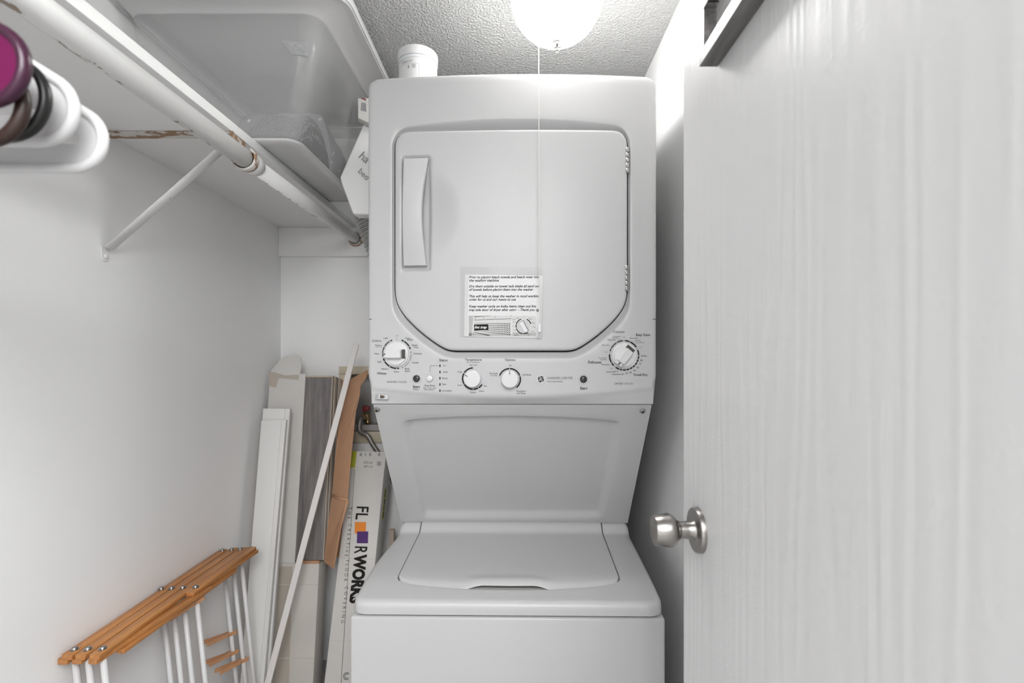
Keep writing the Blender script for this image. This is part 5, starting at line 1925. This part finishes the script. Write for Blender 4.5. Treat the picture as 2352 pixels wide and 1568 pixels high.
# print on the right-hand side
mb = MB(FF); y0, y1 = FP(885, 1195).y, FP(885, 1120).y
xs_ = FWd + .0006
mb.poly([(xs_, y0, -.062), (xs_, y0, -.028), (xs_, y1, -.028), (xs_, y1, -.062)]); ylw = mb.build('side_label', 'yellow', fb)
mb = MB(FF)
for t0, t1 in ((.06, .30), (.35, .52), (.55, .72), (.76, .95)):
    mb = MB(FF); mb.poly([(xs_ + .0005, y0 + (y1 - y0) * (1 - t1), -.052), (xs_ + .0005, y0 + (y1 - y0) * (1 - t1), -.040), (xs_ + .0005, y0 + (y1 - y0) * (1 - t0), -.040), (xs_ + .0005, y0 + (y1 - y0) * (1 - t0), -.052)])
    mb.build('side_print', 'ink_mid', ylw)

# pale stick end behind the carton
mb = MB(); a = P(900, 1216, 1.93)
mb.box((a.x - .009, 1.925, 0), (a.x + .009, 1.945, a.z)); mb.build('wood_offcut', 'plank_edge', bevel=.001, segs=1, label='pale wooden offcut standing behind the printed carton', cat='offcut')

# ------------------------------------------------------------------ folded drying rack against the left wall
rk = empty('drying_rack', (-.88, 1.3, 0), 'folded bamboo drying rack with white dowels on left wall', 'drying rack')
ST = .6215
TH = .0095


def slat(xa, ya, xb, yb, ztop, w=.026, th=TH, matn='bamboo'):
    a = Vector((xa, ya, ztop)); b_ = Vector((xb, yb, ztop))
    d_ = (b_ - a).normalized(); n_ = Vector((d_.y, -d_.x, 0))
    pts_ = [a - n_ * (w / 2 - .005), a - n_ * w / 2 + d_ * .006, b_ - n_ * w / 2 - d_ * .006, b_ - n_ * (w / 2 - .005), b_ + n_ * (w / 2 - .003), b_ + n_ * w / 2 - d_ * .004, a + n_ * w / 2 + d_ * .001, a + n_ * (w / 2 - .001)]
    mb = MB(); mb.prism([Vector((p.x, p.y, ztop - th)) for p in pts_], (0, 0, th))
    return mb.build('slat', matn, rk, bevel=.0012, segs=2)


slat(-.944, 1.030, -.949, 1.600, ST, .025)
slat(-.9165, 1.030, -.9205, 1.612, ST, .025)
slat(-.8865, 1.030, -.893, 1.615, ST, .025)
slat(-.866, 1.302, -.867, 1.62, ST, .025)
slat(-.953, 1.030, -.952, 1.590, ST - TH - .0004, .025)
slat(-.925, 1.032, -.924, 1.600, ST - TH - .0004, .025)
slat(-.892, 1.032, -.852, 1.365, ST - TH - .0004, .024)
slat(-.872, 1.36, -.860, 1.622, ST - TH - .0004, .024)
slat(-.876, 1.085, -.860, 1.50, ST - 2 * TH - .0008, .022)
LEAN = .062


def dowel(x, y, z=ST - .004, r=.0062):
    mb = MB(); top_ = Vector((x, y, z)); bt_ = Vector((x + LEAN, y + .004, .012))
    mb.tube([bt_, top_], r, 14); mb.build('dowel', 'dowel', rk)


SCR = [(-.945, 1.052), (-.9165, 1.052), (-.8865, 1.054), (-.9555, 1.324), (-.930, 1.327), (-.902, 1.330), (-.8695, 1.334), (-.947, 1.585), (-.920, 1.590), (-.893, 1.592)]
for x, y in SCR:
    dowel(x, y, ST - TH)
    mb = MB(); mb.lathe([(.0085, 0), (.0085, .0012), (.0062, .0014), (.0064, .003), (.0052, .0050), (.003, .0058), (.0022, .0052), (.0004, .0052)], 18, Matrix.Translation((x, y, ST)), cap0=False)
    mb.build('screw', 'steel', rk, autosmooth=.5)
# lower side of the frame, resting on the floor
for x, y0_, y1_ in ((-.885, 1.03, 1.598), (-.857, 1.03, 1.598), (-.829, 1.03, 1.598)):
    mb = MB(); mb.box((x - .0125, y0_, 0.0), (x + .0125, y1_, .0115)); mb.build('slat', 'bamboo', rk, bevel=.0012, segs=1)


def clothespin(a, b_, label, roll=(0, 0, 1)):
    """a = tail, b = jaws"""
    e = empty('clothespin', a, label, 'clothespin', 'clothespins clipped on the rack')
    d_ = (b_ - a); L = d_.length; d_.normalize()
    up_ = Vector(roll); up_ = (up_ - d_ * up_.dot(d_)).normalized(); n_ = d_.cross(up_)
    for s_ in (-1, 1):
        mb = MB()
        prof_ = [(0, .0085), (0, .0135), (L * .30, .0115), (L * .62, .0080), (L * .98, .0085), (L, .0072), (L * .97, .0035), (L * .84, .0065), (L * .80, .0030), (L * .60, .0012), (L * .30, .0045)]
        q = [a + d_ * x + n_ * (s_ * y) for x, y in prof_]
        mb.prism([p - up_ * .0055 for p in q], up_ * .011); mb.build('arm', 'pin_wood', e)
    mb = MB()
    c_ = a + d_ * (L * .60)
    for k in range(3):
        pass
    hel = [c_ + up_ * (-.006 + .012 * k / 36) + d_ * (.0035 * math.cos(k * PI / 6)) + n_ * (.0035 * math.sin(k * PI / 6)) for k in range(37)]
    mb.tube(hel, .0007, 6)
    mb.tube([c_ + up_ * .006, a + d_ * (L * .70) + n_ * .0095 + up_ * .005, a + d_ * (L * .70) + n_ * .0095 - up_ * .005], .0008, 6)
    mb.tube([c_ - up_ * .006, a + d_ * (L * .70) - n_ * .0095 - up_ * .005, a + d_ * (L * .70) - n_ * .0095 + up_ * .005], .0008, 6)
    mb.build('spring', 'steel', e)


def dowel_at(i, z):
    x, y = SCR[i]
    t = (ST - TH - z) / (ST - TH - .012)
    return Vector((x + LEAN * t, y + .004 * t, z))


q = dowel_at(6, .583)
clothespin(q + Vector((-.035, -.062, -.012)), q + Vector((.008, .014, .006)), 'clothespin right under the slats of the rack')
for i, z, lab in ((7, .352, 'upper clothespin of the two on far left dowel'), (7, .290, 'lower clothespin of the two on far left dowel'), (8, .262, 'lowest clothespin, on the middle far dowel')):
    q = dowel_at(i, z)
    clothespin(q + Vector((-.034, -.080, .016)), q + Vector((.005, .015, .000)), lab)
